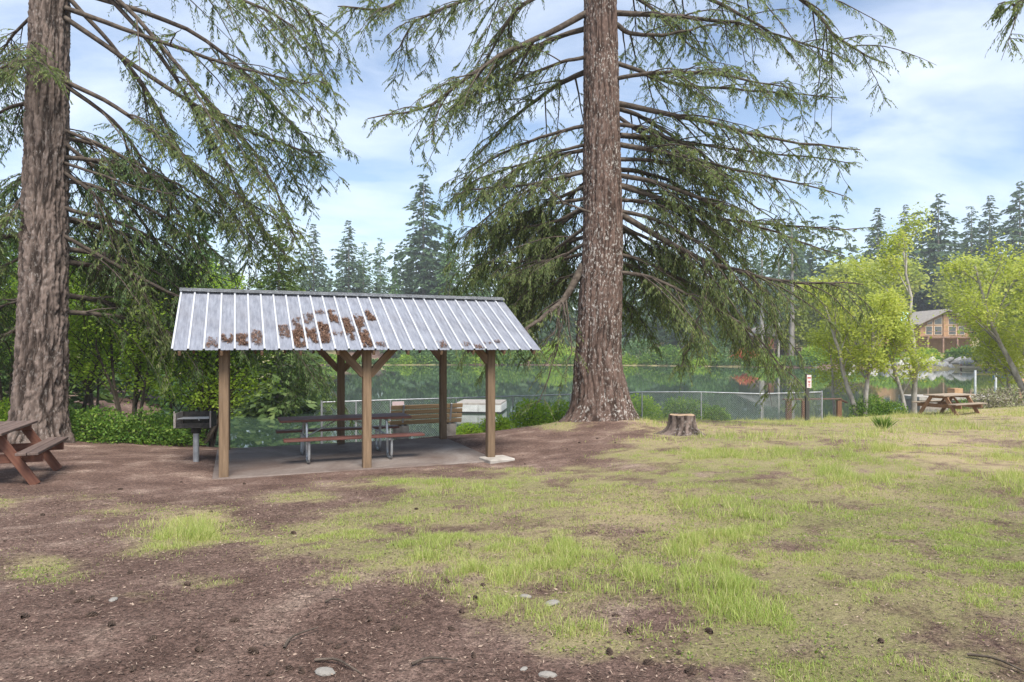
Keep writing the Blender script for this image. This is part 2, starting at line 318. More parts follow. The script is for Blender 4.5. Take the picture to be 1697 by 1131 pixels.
gme = npmesh('ground', np.stack([GX, GY, GZ], -1), [np.stack([ii, ii+1, ii+nx+1, ii+nx], 1)], {'cov': ('POINT', cv), 'dry': ('POINT', dr)}, True)
struct(obj('ground', gme, groundmat()))
def watermat():
    m, t, b = newmat('lake_water'); v = tco(t)
    t.links.new(ramp(t, noise(t, v, .05, 3), [(.3, (.040, .068, .045)), (.7, (.056, .084, .058))]), b.inputs['Base Color'])
    b.inputs['Roughness'].default_value = .02; b.inputs['IOR'].default_value = 1.33; b.inputs['Specular IOR Level'].default_value = .5
    bump(t, b, noise(t, mapping(t, v, (1, .6, 1)), 1.6, 4, .55), .07, .025); return m
WATER = watermat(); s = 500.
struct(obj('lake_water', npmesh('lake_water', [(-s, 15, WL), (s, 15, WL), (s, 300, WL), (-s, 300, WL)], [[[0, 1, 2, 3]]]), WATER))
# ------------------------------------------------------------------ shelter
rz = math.atan2(SH_U[1], SH_U[0])
sh = thing('picnic_shelter', 'open timber picnic shelter with ribbed metal gable roof', 'shelter', (SH0[0], SH0[1], 0), rz)
def SP(u, v, z): q = SH0+SH_U*u+SH_V*v; return np.array([q[0], q[1], z])
HE, RY, OV, XL, XR = 2.075, 1.6, .42, -.75, 5.52; RZ = HE+1.08; SL = math.atan2(RZ-HE, RY+OV); LEN = math.hypot(RZ-HE, RY+OV)
for u in (0, 2.33, 4.66):
    for v in (0, 3.2):
        zb = -.12 if (v == 0 and u in (0,)) else -.06
        p = box('post', (.15, .15, 2.09-zb), (u, v, (2.09+zb)/2), POST, sh, bev=.012)
        for sg in (-1, 1):
            if (u == 0 and sg < 0) or (u > 4 and sg > 0) or u == 0: continue
            k = .46 if u == 2.33 else .24
            b_ = bar('brace', (u+sg*.05, v, 2.09-k-.0), (u+sg*(k+.03), v, 2.115), .09, .13, POSTX, sh)
for v in (0, 3.2): box('beam', (XR-XL-.3, .14, .15), ((XL+XR)/2, v, 2.167), POSTX, sh)
for i in range(11):
    u = XL+.12+i*(XR-XL-.24)/10
    for sg in (-1, 1):
        y0 = RY+sg*(RY+OV-.03); bar('rafter', (u, y0, HE-.052), (u, RY+sg*.03, RZ-.068), .045, .085, POSTX, sh)
box('ridge_board', (XR-XL-.1, .04, .15), ((XL+XR)/2, RY, RZ-.15), POSTX, sh)
def panelmesh():                                                       # one ribbed sheet, rib every 0.229 m, minor ribs between
    prof = []; w = .896
    for k in range(4):
        c = k*.2238
        for dx, dz in ((0, 0), (.008, .030), (.034, .030), (.042, 0), (.088, 0), (.095, .005), (.108, .005), (.115, 0), (.152, 0), (.159, .005), (.172, .005), (.179, 0)): prof.append((c+dx, dz))
    prof.append((w, 0)); n = len(prof); V = []; rows = 5
    for r in range(rows):
        y = r/(rows-1)*(LEN+.02)
        for (x, z) in prof: V.append((x, y, z))
    nv = len(V); V += [(x, y, z-.003) for (x, y, z) in V]
    F = []
    for r in range(rows-1):
        for k in range(n-1): a = r*n+k; F.append((a, a+1, a+n+1, a+n)); F.append((nv+a+n, nv+a+n+1, nv+a+1, nv+a))
    for k in range(n-1): F.append((nv+k, nv+k+1, k+1, k)); a = (rows-1)*n+k; F.append((a, a+1, nv+a+1, nv+a))
    for r in range(rows-1): a = r*n; F.append((a, a+n, nv+a+n, nv+a)); a += n-1; F.append((nv+a, nv+a+n, a+n, a))
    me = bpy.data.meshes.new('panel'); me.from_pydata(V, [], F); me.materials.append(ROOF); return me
pm = panelmesh()
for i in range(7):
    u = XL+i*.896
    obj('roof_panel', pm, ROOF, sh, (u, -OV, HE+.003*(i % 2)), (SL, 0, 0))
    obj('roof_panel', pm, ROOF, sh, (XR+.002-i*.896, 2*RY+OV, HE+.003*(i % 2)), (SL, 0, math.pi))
bm = bmesh.new(); V = []
for x in (XL-.01, XR+.01):
    for (y, z) in ((RY-.15, RZ-.034), (RY-.02, RZ+.036), (RY+.02, RZ+.036), (RY+.15, RZ-.034)): V.append(bm.verts.new((x, y, z+.016)))
for k in range(3): bm.faces.new((V[k], V[k+4], V[k+5], V[k+1]))
bmesh.ops.solidify(bm, geom=bm.faces[:], thickness=.004); me = bpy.data.meshes.new('ridge_cap'); bm.to_mesh(me); bm.free()
obj('ridge_cap', me, GALV, sh)
rn = math.sin(SL); rc = math.cos(SL)
def roofpt(px, py):                                                   # pixel ray -> front roof plane (u along ridge, w up the slope)
    d = P(px, py, 1.0)-np.array([0, 0, CZ]); o = SP(0, -OV, HE); Vd = np.array([SH_V[0], SH_V[1], 0]); n = -Vd*rn+np.array([0, 0, rc])
    t = np.dot(o-np.array([0, 0, CZ]), n)/np.dot(d, n); q = np.array([0, 0, CZ])+d*t-o
    return float(q[0]*SH_U[0]+q[1]*SH_U[1]), float((q[0]*SH_V[0]+q[1]*SH_V[1])*rc+q[2]*rn)
Z1 = [(268, 308, 245, 280), (325, 368, 240, 293), (404, 420, 228, 290), (512, 532, 205, 260), (562, 592, 170, 300), (600, 645, 225, 286), (652, 700, 195, 280), (655, 672, 140, 200), (703, 750, 142, 280), (754, 782, 152, 205), (804, 852, 150, 268), (852, 912, 145, 300), (1190, 1210, 275, 302), (1288, 1300, 278, 296), (1336, 1356, 285, 304), (1420, 1434, 270, 285), (232, 244, 255, 300), (785, 795, 235, 250), (950, 964, 278, 298)]
LP = []
for (x0, x1, y0, y1) in Z1:
    (u0, w0), (u1, w1) = roofpt(260+(x0+x1)/2/2.571, 460+y1/2.571), roofpt(260+(x0+x1)/2/2.571, 460+y0/2.571)
    wid = (x1-x0)/2.571*.0105*.55
    n = int(1500*max(abs(w1-w0), .08)*max(wid, .04)/.05)
    tt = RS.rand(n); uu = u0+(u1-u0)*tt; ww = w0+(w1-w0)*tt+RS.randn(n)*.015
    rib = np.floor((uu-XL)/.2238)*.2238+XL+.041+.09; off = RS.uniform(-.09, .09, n); uu = rib+off; keep = (fbm(uu*14, ww*5, 3, 5) > .385+.16*np.abs(2*tt-1)**4) & (np.abs(off) < .09*(.5+.9*vnoise(ww*8, rib*7, 4))); uu, ww = uu[keep], ww[keep]
    LP.append(np.stack([uu, np.clip(ww, .01, LEN-.1)], 1))
LP = np.concatenate(LP); n = len(LP); a = RS.rand(n)*6.28
base = np.stack([LP[:, 0], -OV+LP[:, 1]*rc-rn*.012, HE+LP[:, 1]*rn+rc*.012+RS.rand(n)*.010], 1)
D = nrm(np.stack([np.cos(a), np.sin(a)*rc+RS.randn(n)*.2, np.sin(a)*rn+RS.randn(n)*.2+.1], 1)); S = np.cross(D, np.array([0, -rn, rc]))
NEED = leaf('brown_needles', (.10, .055, .038), (.19, .11, .075), (.28, .18, .13), .05, .9)
wv = np.stack([SH0[0]+base[:, 0]*SH_U[0]+base[:, 1]*SH_V[0], SH0[1]+base[:, 0]*SH_U[1]+base[:, 1]*SH_V[1], base[:, 2]], 1)
Dw = np.stack([D[:, 0]*SH_U[0]+D[:, 1]*SH_V[0], D[:, 0]*SH_U[1]+D[:, 1]*SH_V[1], D[:, 2]], 1); Sw = nrm(np.cross(Dw, np.array([0, 0, 1.])))
o = obj('needle_litter', leafmesh('needle_litter', wv, Dw, Sw, (.02+.03*RS.rand(n)), (.008+.010*RS.rand(n))), NEED); tag(o, 'brown fallen needles heaped between the metal roof ribs', 'needles'); o['kind'] = 'stuff'
# slab and footing
o = struct(obj('concrete_slab', boxmesh((4.95, 3.55, .16), SLAB, .015), SLAB, None, tuple(SP(2.3, 1.62, -.08)), (0, 0, rz)))
o = box('footing_pad', (.52, .5, .1), tuple(SP(4.74, -.14, .0)), CONC, None, (0, 0, rz+.1), .015); tag(o, 'pale concrete pad at foot of front right shelter post', 'footing')
# ------------------------------------------------------------------ steel framed table under the shelter
tb = thing('picnic_table', 'red brown plank table on curved steel pipe legs under shelter', 'picnic table', tuple(SP(.93, 1.02, 0)), rz)
for k in range(3): box('top_board', (2.46, .245, .042), (1.23, .125+k*.252, .755), REDX, tb)
for y in (-.42, 1.02):
    for k in (0,): box('seat_board', (2.56 if y < 0 else 2.44, .26, .042), (1.24+(.08 if y < 0 else -.03), y+.07, .455), REDX, tb)
for x in (.48, 1.98):
    B = Bag()
    for yy in (.02, .74):
        out = -1 if yy < .3 else 1
        B.tube(curve([(x, yy+.08*out*-1, .73), (x, yy, .45), (x, yy+out*.0, .14), (x, yy+out*.06, .035), (x, yy+out*.2, .024), (x, yy+out*.34, .035), (x, yy+out*.40, .12), (x, yy+out*.41, .43)], 26), .024, 8)
    B.tube([(x, -.42, .415), (x, .38, .415), (x, 1.18, .415)], .02, 8); B.tube([(x, .05, .715), (x, .7, .715)], .02, 8)
    obj('leg_frame', B.mesh('leg_frame'), GALV, tb)
B = Bag(); B.tube([(.5, .38, .42), (1.1, .38, .73)], .015, 6); B.tube([(1.96, .38, .42), (1.36, .38, .73)], .015, 6); obj('cross_brace', B.mesh('brace'), GALV, tb)
# slatted bench facing the lake
bq = P(708, 724, 17.2); bz = gz(bq[0], bq[1])
bn = thing('slatted_bench', 'weathered slatted bench on concrete blocks facing the lake behind slab', 'bench', (bq[0], bq[1], bz), rz+.03)
for k in range(4): box('back_slat', (1.86, .035, .105), (0, -.0-.028*k+.05, .40+.128*k), TAN, bn, (R(12), 0, 0))
for k in range(3): box('seat_slat', (1.82, .11, .04), (0, .16+k*.125, .385), TAN, bn)
for x in (-.62, .62):
    box('foot_block', (.34, .36, .36), (x, .24, .14), BLOCK, bn, bev=.02); bar('back_support', (x, .10, .22), (x, -.085, .85), .05, .03, GALV, bn)
# park grill on a pipe
gq = gp(325, 765); gr = thing('park_grill', 'sooty steel park grill on grey pipe left of shelter', 'grill', tuple(gq), R(8))
B = Bag(); B.tube([(0, 0, -.2), (0, 0, .30), (0, 0, .60)], .052, 14); obj('pedestal', B.mesh('pedestal'), GALV, gr)
B = Bag(); B.tube([(0, 0, .52), (0, 0, .63)], .085, 10); obj('collar', B.mesh('collar'), DKST, gr)
fb = box('firebox', (.60, .42, .02), (0, 0, .64), DKST, gr)
for x in (-.295, .295): box('side_wall', (.012, .42, .26), (x, 0, .775), DKST if x > 0 else ASHY, gr, bev=0)
box('back_wall', (.578, .012, .26), (0, .2, .775), DKST, gr, bev=0); box('front_lip', (.578, .012, .075), (0, -.2, .685), DKST, gr, bev=0)
for k in range(12): bar('grate_bar', (-.28, -.17+k*.031, .80), (.28, -.17+k*.031, .80), .008, .008, GALV, gr, 0)
bar('grate_handle', (.1, -.19, .805), (.16, -.36, .79), .012, .012, GALV, gr, 0)
for x in (-.31, .31): box('slotted_flange', (.018, .03, .3), (x, -.21, .79), ASHY, gr, bev=0)
# ------------------------------------------------------------------ A-frame picnic tables
def aframe(loc, rzz, label, L, top, leg, seatm, reach=.74, group=None):
    t = thing('picnic_table', label, 'picnic table', loc, rzz, group)           # long axis = local Y
    G = {}
    for k in range(5): o = box('top_board', (L, .142, .04), (-.304+k*.152, 0, .745+random.uniform(-.002, .002)), top, t, (0, 0, R(90)))
    for sgn in (-1, 1):
        for k in range(2): box('seat_board', (L, .135, .04), (sgn*(reach-.145+k*.145), 0, .455), seatm, t, (0, 0, R(90)))
    for y in (-L/2+.32, L/2-.32):
        yy = y+(.04 if y > 0 else -.04)
        for sgn in (-1, 1): bar('leg', (sgn*.72, yy, -.03), (sgn*.24, yy, .72), .04, .13, leg, t)
        bar('seat_support', (-reach-.06, y, .365), (reach+.06, y, .365), .04, .13, leg, t); bar('top_support', (-.36, y, .68), (.36, y, .68), .04, .09, leg, t)
        bar('diagonal_brace', (0, y*.95, .40), (0, y*.28, .71), .08, .04, leg, t)
    return t
lz = gz(-7.85, 10.1)
aframe((-7.82, 10.25, lz+.01), math.atan2(SH_V[1], SH_V[0])-R(90), 'red stained wooden picnic table cut by the left edge, beside ridged trunk', 1.9, WORN, REDL, WORN)
tq = P(1573, 687, 25.0); aframe((tq[0], tq[1], gz(tq[0], tq[1])), R(-64), 'weathered wooden picnic table on the far right lawn by the shore', 1.85, GREYW, BRNW, GREYW)
# ------------------------------------------------------------------ stump
def trunkmesh(cl, rad, z0, z1, rows, segs, seed, plw, plh, depth, flare=None):
    z = np.concatenate([np.linspace(z0, min(z1, 11.5), rows), np.linspace(min(z1, 11.5), z1, 30)[1:]]) if z1 > 11.5 else np.linspace(z0, z1, rows)
    th = np.linspace(0, 2*math.pi, segs, endpoint=False); Z, T = np.meshgrid(z, th, indexing='ij')
    cxy = cl(z); r = rad(z)[:, None]*(1+.035*np.sin(2*T+seed)+.03*np.sin(3*T+1.3*seed+.2*Z))
    if flare: r = r+flare(T, Z)
    per = 2*math.pi*rad(np.array([3.]))[0]/plw; u = np.mod(T-math.pi/2, 2*math.pi)/(2*math.pi)*per          # seam at the back of the trunk
    wz = Z+.25*(fbm(u*.8, Z*2.2, 3, seed+2)-.5); wu = u+.9*(fbm(u*.5+9, Z*3.2, 3, seed+4)-.5)
    f1 = np.abs(2*fbm(wu*1.0, wz*1.15/plh*.42, 3, seed)-1); f2 = np.abs(2*fbm(wu*.8+31, wz*6.5, 3, seed+11)-1); f3 = np.abs(2*fbm(wu*2.3+5, wz*5.0, 3, seed+13)-1)
    pl = sstep(.0, .26, f1)*(.55+.45*sstep(0, .22, f2))*(.6+.4*sstep(0, .3, f3)); pl = pl*(.7+.3*vnoise(u*4, Z*22, seed+3)); r = r+(pl-.5)*depth+(fbm(u*5, Z*20, 3, seed+9)-.5)*depth*.45
    V = np.stack([cxy[0][:, None]+r*np.cos(T), cxy[1][:, None]+r*np.sin(T), Z], -1)
    m = len(z); a = (np.arange(m-1)[:, None]*segs+np.arange(segs)[None]); b = (np.arange(m-1)[:, None]*segs+(np.arange(segs)[None]+1) % segs)
    return V.reshape(-1, 3), np.stack([a, b, b+segs, a+segs], -1).reshape(-1, 4), pl.ravel()
sq = gp(1131, 719); sz = sq[2]; st = thing('tree_stump', 'short sawn stump on the grass right of the big trunk', 'stump', tuple(sq))
V, F, pl = trunkmesh(lambda z: (0*z, 0*z), lambda z: .285+.19*np.exp(-(z+.0)/.09), -.12, .42, 34, 72, 4, .07, .2, .03, lambda T, Z: .10*np.maximum(0, np.sin(2.5*T+.4))*np.exp(-np.maximum(Z, 0)/.1))
obj('stump_bark', npmesh('stump', V, [F], {'plate': ('POINT', pl)}, True), BARKA, st)
th = np.linspace(0, 6.283, 40, endpoint=False); rim = np.stack([.275*np.cos(th), .275*np.sin(th), .415+.012*np.sin(3*th)], 1)
B = np.vstack([rim, [[0, 0, .405]]]); o = obj('cut_face', npmesh('cut', B, [[(i, (i+1) % 40, 40) for i in range(40)]]), plain('sawn_wood', (.30, .20, .12), (.45, .33, .22), 9), st)
# ------------------------------------------------------------------ chain-link fence
fe = thing('chain_link_fence', 'grey chain link fence along the lake bank', 'fence', (0, 22, -.7))
fpx = [(533, 667, 20.0), (590, 665, 20.4), (647, 663, 20.8), (756, 660, 21.6), (850, 657, 22.3), (945, 654, 23.0), (1064, 650, 24.0), (1162, 650, 24.8), (1262, 653, 25.0), (1362, 650, 25.2)]
FT = [P(*q) for q in fpx]
for k, q in enumerate(FT):
    B = Bag(); g = gz(q[0], q[1]); rr = .032 if k in (0, 9) else .024
    B.tube([(q[0], q[1]-22, g-.15+.7), (q[0], q[1]-22, q[2]+.7+(.05 if k in (0, 9) else 0))], rr, 8); obj('post', B.mesh('post'), GALV, fe)
B = Bag(); B.tube([q-np.array([0, 22, -.7]) for q in FT], .021, 8); obj('top_rail', B.mesh('rail'), GALV, fe)
F3 = np.array(FT); cum = np.concatenate([[0], np.cumsum(np.linalg.norm(np.diff(F3[:, :2], axis=0), axis=1))]); LT = cum[-1]
def fp(sv, hv):
    sv = np.clip(sv, 0, LT); x = np.interp(sv, cum, F3[:, 0]); y = np.interp(sv, cum, F3[:, 1]); zt = np.interp(sv, cum, F3[:, 2]); zb = ground(x, y)+.03
    return np.stack([x, y-22+.0, zb+(zt-zb)*hv+.7], -1)
B = Bag(); s0 = np.arange(-1.1, LT, .075); hh = np.linspace(0, 1, 5)
for dsn in (0, 1):
    q = fp(s0[:, None]+(hh[None] if dsn == 0 else 1-hh[None])*1.1, np.broadcast_to(hh[None], (len(s0), 5))); q[..., 1] += .01*dsn
    B.add(*tubes(q, np.full(q.shape[:2], .0022), 3))
obj('wire_mesh', B.mesh('wire', False), GALV, fe)
q = P(660, 672, 20.85); o = box('small_sign', (.36, .012, .24), tuple(q+np.array([0, -.03, 0])), plain('faded_pink_sign', (.42, .32, .32), (.5, .4, .4), 4), None, (0, 0, R(18)), 0); tag(o, 'faded pinkish sign fixed to the fence behind the table', 'sign')
# sign post and rail at the gate
pq = P(1337.5, 700, 24.9); pz = gz(pq[0], pq[1]); DKW = wood('dark_green_post', (.05, .05, .042), (.10, .095, .08), 'z'); BRW = wood('brown_post', (.13, .07, .04), (.22, .12, .07), 'z'); BRX = wood('brown_rail', (.11, .065, .045), (.19, .115, .08), 'x')
sp = thing('sign_post', 'dark timber post with narrow white notice by the gate', 'sign post', (pq[0], pq[1], pz)); top = CZ-(620-HY)/FPX*24.9-pz
box('post', (.125, .125, top+.2), (0, 0, top/2-.1), DKW, sp); sg = box('notice', (.16, .012, .47), (.045, -.072, top-.27), plain('notice_pink_white', (.62, .50, .48), (.72, .62, .60), 5), sp, bev=0)
RED = plain('notice_red', (.35, .07, .06), (.42, .10, .09), 5)
for (dz, w, h) in ((.13, .13, .05), (.0, .09, .03), (-.05, .07, .03), (-.12, .08, .025), (-.17, .07, .02)): box('printed_line', (w, .003, h), (0, -.0078, dz), RED, sg, bev=0)
hr = thing('wooden_handrail', 'brown timber handrail with three posts at the shore steps', 'handrail', tuple(P(1347, 700, 26.2)*np.array([1, 1, 0])+np.array([0, 0, -.8]))); h0 = np.array(hr.location)
for (px, D, w) in ((1307, 25.6, .2), (1331, 27.0, .11), (1390.5, 26.4, .17)):
    q = P(px, 664, D)-h0; g = gz(*(P(px, 664, D)[:2])) - h0[2]; box('post', (w, .12, q[2]-g+.3), (q[0], q[1], (q[2]+g-.3)/2), BRW, hr)
a_, b_, c_ = P(1299, 663, 25.6)-h0, P(1393, 662, 26.4)-h0, P(1404, 668, 27.6)-h0
bar('rail', a_+np.array([0, 0, .02]), b_+np.array([0, 0, .02]), .14, .045, BRX, hr); bar('rail', b_+np.array([0, .08, 0]), c_, .10, .04, BRX, hr)
# ------------------------------------------------------------------ conifers near the camera
def fol(pts, n, l0, K, droop, t0=.12, L=.17, Wd=.036, side=None, up=0):
    """branchlets + needle sprays along a limb; returns twig tubes and spray arrays"""
    m = len(pts); T = nrm(np.gradient(pts, axis=0)); t = t0+(1-t0)*RS.rand(n)**.85; f = t*(m-1); i = np.minimum(f.astype(int), m-2); w = (f-i)[:, None]
    p = pts[i]*(1-w)+pts[i+1]*w; tg = T[i]; H = nrm(np.cross(tg, np.array([0, 0, 1.]))+1e-4); sg = np.where(RS.rand(n) < .5, -1., 1.)[:, None]
    a = R(35)+R(45)*RS.rand(n)[:, None]; d = nrm(tg*np.cos(a)+H*sg*np.sin(a)+np.array([0, 0, 1.])*(RS.randn(n)[:, None]*.38+up)); d[:, 2] -= .16*droop
    l = l0*(.45+.75*RS.rand(n))*(1.15-.55*t); s = np.linspace(0, 1, 5)[None, :, None]
    tw = p[:, None]+d[:, None]*l[:, None, None]*s; tw[:, :, 2] -= (droop*l*(.12+.6*RS.rand(n)))[:, None]*(s[..., 0]**1.8)
    kk = (np.arange(K)[None]+RS.rand(n, K))/K*.95+.06; f = np.clip(kk, 0, .999)*4; i = f.astype(int); w = (f-i)[..., None]; ar = np.arange(n)[:, None]
    q = tw[ar, i]*(1-w)+tw[ar, i+1]*w; tt = nrm(tw[ar, i+1]-tw[ar, i]); hs = nrm(np.cross(tt, np.array([0, 0, 1.]))+1e-4)
    sd_ = np.where((np.arange(K)[None]+RS.randint(0, 2, (n, 1))) % 2, 1., -1.)[..., None]
    D = nrm(tt*(.55+.3*RS.rand(n, K, 1))+hs*sd_*(.35+.5*RS.rand(n, K, 1))+np.array([0, 0, -1.])*(droop*(.35+.55*RS.rand(n, K, 1)))+RS.randn(n, K, 3)*.16)
    Lr = L*(.55+.8*RS.rand(n, K))*(1.1-.45*kk)
    S = nrm(np.cross(D, RS.randn(n, K, 3)*.7+np.array([0, -1., .5])))
    return tw, (q.reshape(-1, 3), D.reshape(-1, 3), S.reshape(-1, 3), Lr.ravel(), (Wd*(.7+.6*RS.rand(n*K))))
def limb(tree, org, ctrl, r0, dens=1., droop=1., subs=14, sub_len=.42, leafm=FIR, bark=LIMB, bare=.2, K=16, l0=.66, tip=.12, wig=.11, sp=8.5, L=.125, Wd=.023):
    pts = curve(ctrl, 18); n = len(pts); pts = pts+np.cumsum(RS.randn(n, 3)*wig*.35, 0)*np.linspace(0, 1, n)[:, None]-org
    tt = np.linspace(0, 1, n); B = Bag(); B.tube(pts, r0*(1-tt)**.8*(1-tip)+r0*tip+.003, 7); length = np.linalg.norm(np.diff(pts, axis=0), axis=1).sum()
    TW = []; ST = []; runs = [(pts, bare, 1.)]
    for k in range(subs):
        t = bare+(.93-bare)*(k+RS.rand())/max(subs, 1); i = min(int(t*(n-1)), n-2); p = pts[i]; tg = nrm(pts[i+1]-pts[i]); Hh = nrm(np.cross(tg, [0, 0, 1.])+1e-4)
        sgn = 1 if (k+RS.randint(2)) % 2 else -1; an = R(28+34*RS.rand()); ln = length*sub_len*(.5+.7*RS.rand())*(1.12-.7*t)
        d = nrm(tg*math.cos(an)+Hh*sgn*math.sin(an)+np.array([0, 0, -.12*droop+RS.randn()*.26])); s = np.linspace(0, 1, 8)[:, None]
        sp_ = p+d*ln*s+np.array([0, 0, -1.])*ln*droop*(.12+.3*RS.rand())*s**2+np.cumsum(RS.randn(8, 3)*.02, 0)*s
        B.tube(sp_, r0*.42*(1-t*.6)*(1-s[:, 0]*.85)+.002, 5); runs.append((sp_, .08, .8))
    for (pp, b0, sc) in runs:
        ln = np.linalg.norm(np.diff(pp, axis=0), axis=1).sum(); nb = max(2, int(ln*(1-b0)*sp*dens)); tw, stp = fol(pp, nb, l0*sc, K, droop, b0, L, Wd); TW.append(tw); ST.append(stp)
    TW = np.concatenate(TW)[:, ::2]; B.add(*tubes(TW, np.broadcast_to(np.linspace(.0075, .0026, 3)[None], TW.shape[:2]), 3))
    br = obj('branch', B.mesh('branch'), bark, tree)
    if dens > 0: obj('foliage', leafmesh('foliage', *[np.concatenate(q) for q in zip(*ST)]), leafm, br)
    return br
def pxl(pl, D0, D1):
    n = len(pl); pts = [P(*pl[k], D0+(D1-D0)*(k/(n-1))**1.1) for k in range(n)]; return np.array(pts)
def autolimbs(tree, org, cl, zlo, zhi, n, az, ln, rise, sag, **k):
    for i in range(n):
        z = zlo+(zhi-zlo)*(i+random.random())/n; a = R(random.uniform(*az)); l = random.uniform(*ln); c = cl(np.array([z])); d = np.array([math.sin(a), math.cos(a), 0])
        p0 = np.array([c[0][0], c[1][0], z]); ri = random.uniform(*rise); sgv = random.uniform(*sag)
        limb(tree, org, [p0+d*l*s+np.array([0, 0, ri*l*s-sgv*l*s*s]) for s in (0.03, .3, .65, 1.)], .028+.008*l*random.uniform(.7, 1.2), **k)
# big fir right of the shelter
def clB(z): return (np.interp(z, [0, 1.7, 5, 11.2, 30], [2.42, 2.25, 2.40, 2.35, 2.3]), np.interp(z, [0, 30], [18., 18.2]))
def rdB(z): return np.interp(z, [-1, 1, 2, 5, 11, 30], [.70, .655, .58, .50, .415, .05])+.30*np.exp(-np.maximum(z-.1, 0)/.42)*(z < 4)
bzz = gz(2.3, 18)-.1; tB = thing('fir_tree', 'huge red brown fir trunk with flared base right of shelter', 'tree', (2.3, 18, bzz)); oB = np.array([2.3, 18, bzz])
V, F, pl = trunkmesh(clB, rdB, bzz-.25, 30, 270, 144, 2, .085, .42, .042, lambda T, Z: (.30*np.maximum(0, np.cos(T-math.pi*1.02))**2+.12*np.maximum(0, np.cos(2.5*T+1))**2+.12*np.maximum(0, np.cos(T-5.9))**3)*np.exp(-np.maximum(Z-.1, 0)/.33))
obj('trunk', npmesh('trunk', V-oB, [F], {'plate': ('POINT', pl)}, True), BARKB, tB)
D0 = 18.
for pl_, D1, r, kw in [
 ([(1020, 22), (1100, 25), (1220, 38), (1275, 58)], 17.2, .075, dict(dens=.7)), ([(1020, 40), (1050, 56), (1130, 56), (1225, 46)], 18.6, .07, dict(dens=.6)),
 ([(1022, 105), (1075, 122), (1130, 136), (1230, 142), (1400, 152)], 18.5, .06, dict(dens=1.)), ([(1026, 172), (1150, 198), (1250, 220), (1440, 246)], 17, .075, dict(dens=.95)),
 ([(1028, 224), (1100, 229), (1200, 243), (1425, 264)], 19, .065, dict(dens=.8)), ([(1028, 240), (1110, 256), (1200, 278), (1405, 326)], 17.4, .07, dict(dens=.8)),
 ([(1028, 291), (1080, 301), (1170, 332), (1250, 368), (1395, 418)], 17.2, .07, dict(dens=.9)), ([(1028, 308), (1080, 324), (1170, 357), (1260, 371), (1430, 378)], 18.6, .07, dict(dens=.9)),
 ([(1028, 355), (1100, 395), (1180, 432), (1265, 457), (1350, 462), (1445, 466)], 17, .085, dict(dens=1., droop=1.5)), ([(1028, 373), (1075, 398), (1112, 416), (1150, 440)], 19, .05, dict(dens=1.2, droop=1.6)),
 ([(1018, -140), (1200, -70), (1330, 0), (1378, 48), (1448, 92)], 17.5, .08, dict(dens=.8)), ([(1020, -60), (1110, -30), (1200, 8), (1290, 60), (1410, 110)], 18.5, .07, dict(dens=.8)),
 ([(1026, 195), (1060, 220), (1110, 258), (1155, 282), (1230, 290)], 19.5, .05, dict(dens=.9)), ([(1165, 428), (1170, 480), (1140, 540), (1112, 590)], 16.9, .04, dict(dens=1.1, droop=1.6, subs=5)),
 ([(1235, 450), (1270, 485), (1285, 520), (1286, 555)], 16.6, .03, dict(dens=1.6, droop=1.4, subs=3, sub_len=.25, wig=.03)), ([(1120, 410), (1160, 470), (1210, 530), (1240, 590)], 18.4, .035, dict(dens=1.2, droop=1.7, subs=6)),
 ([(972, 22), (900, 60), (830, 92), (760, 142), (700, 188), (600, 208)], 17, .085, dict(dens=.95)), ([(972, -40), (870, 5), (835, 45), (800, 105), (760, 160)], 18.4, .06, dict(dens=.8)),
 ([(970, 95), (930, 106), (880, 128), (800, 152), (720, 178)], 19, .05, dict(dens=.9)), ([(970, 285), (905, 303), (850, 318), (780, 330), (740, 350)], 19, .05, dict(dens=1.1, droop=1.3)),
 ([(970, 240), (930, 250), (880, 262), (800, 285), (770, 300)], 19.5, .045, dict(dens=1.2, droop=1.3)), ([(968, 405), (920, 432), (850, 445), (780, 452)], 19.5, .05, dict(dens=1.5, droop=1.6)),
 ([(966, 440), (935, 500), (900, 535), (865, 568)], 17.0, .11, dict(dens=.35, subs=5)), ([(972, -150), (850, -70), (700, -4), (625, 40), (555, 45)], 17, .08, dict(dens=.9)),
 ([(972, -90), (900, -40), (800, -10), (690, 30), (650, 90)], 18.5, .07, dict(dens=.9)), ([(966, 345), (915, 372), (860, 385), (800, 400)], 19.8, .05, dict(dens=1.6, droop=1.5)),
 ([(968, 310), (900, 340), (830, 372), (760, 400)], 20.8, .05, dict(dens=1.6, droop=1.5)), ([(966, 380), (910, 420), (850, 470), (800, 520)], 20.5, .05, dict(dens=1.6, droop=1.6)), ([(968, 330), (880, 350), (810, 420), (770, 480)], 21.5, .05, dict(dens=1.6, droop=1.6))]:
    limb(tB, oB, pxl(pl_, D0 if pl_[0][0] in range(960, 1031) else D1+.4, D1), r, **kw)
for pl_ in [[(935, 505), (930, 545), (915, 590), (900, 640)], [(930, 505), (915, 560), (890, 610)], [(925, 512), (925, 570), (905, 640), (885, 680)], [(938, 498), (945, 560), (950, 620)]]:
    limb(tB, oB, pxl(pl_, 17.2, 16.8), .025, dens=.12, subs=3)
limb(tB, oB, pxl([(978, 352), (940, 338), (910, 318), (900, 300)], 17.6, 17.2), .03, dens=0.0, subs=3)
autolimbs(tB, oB, clB, 3.6, 6.6, 9, (15, 110), (3.5, 5.8), (-.05, .12), (.35, .7), dens=.8, droop=1.6)
autolimbs(tB, oB, clB, 6.6, 9, 5, (15, 110), (3.5, 5.8), (-.05, .12), (.3, .5), dens=.55, droop=1.3)
autolimbs(tB, oB, clB, 4., 8., 7, (-80, -10), (3.5, 5.2), (-.05, .1), (.35, .7), dens=1.3, droop=1.6)
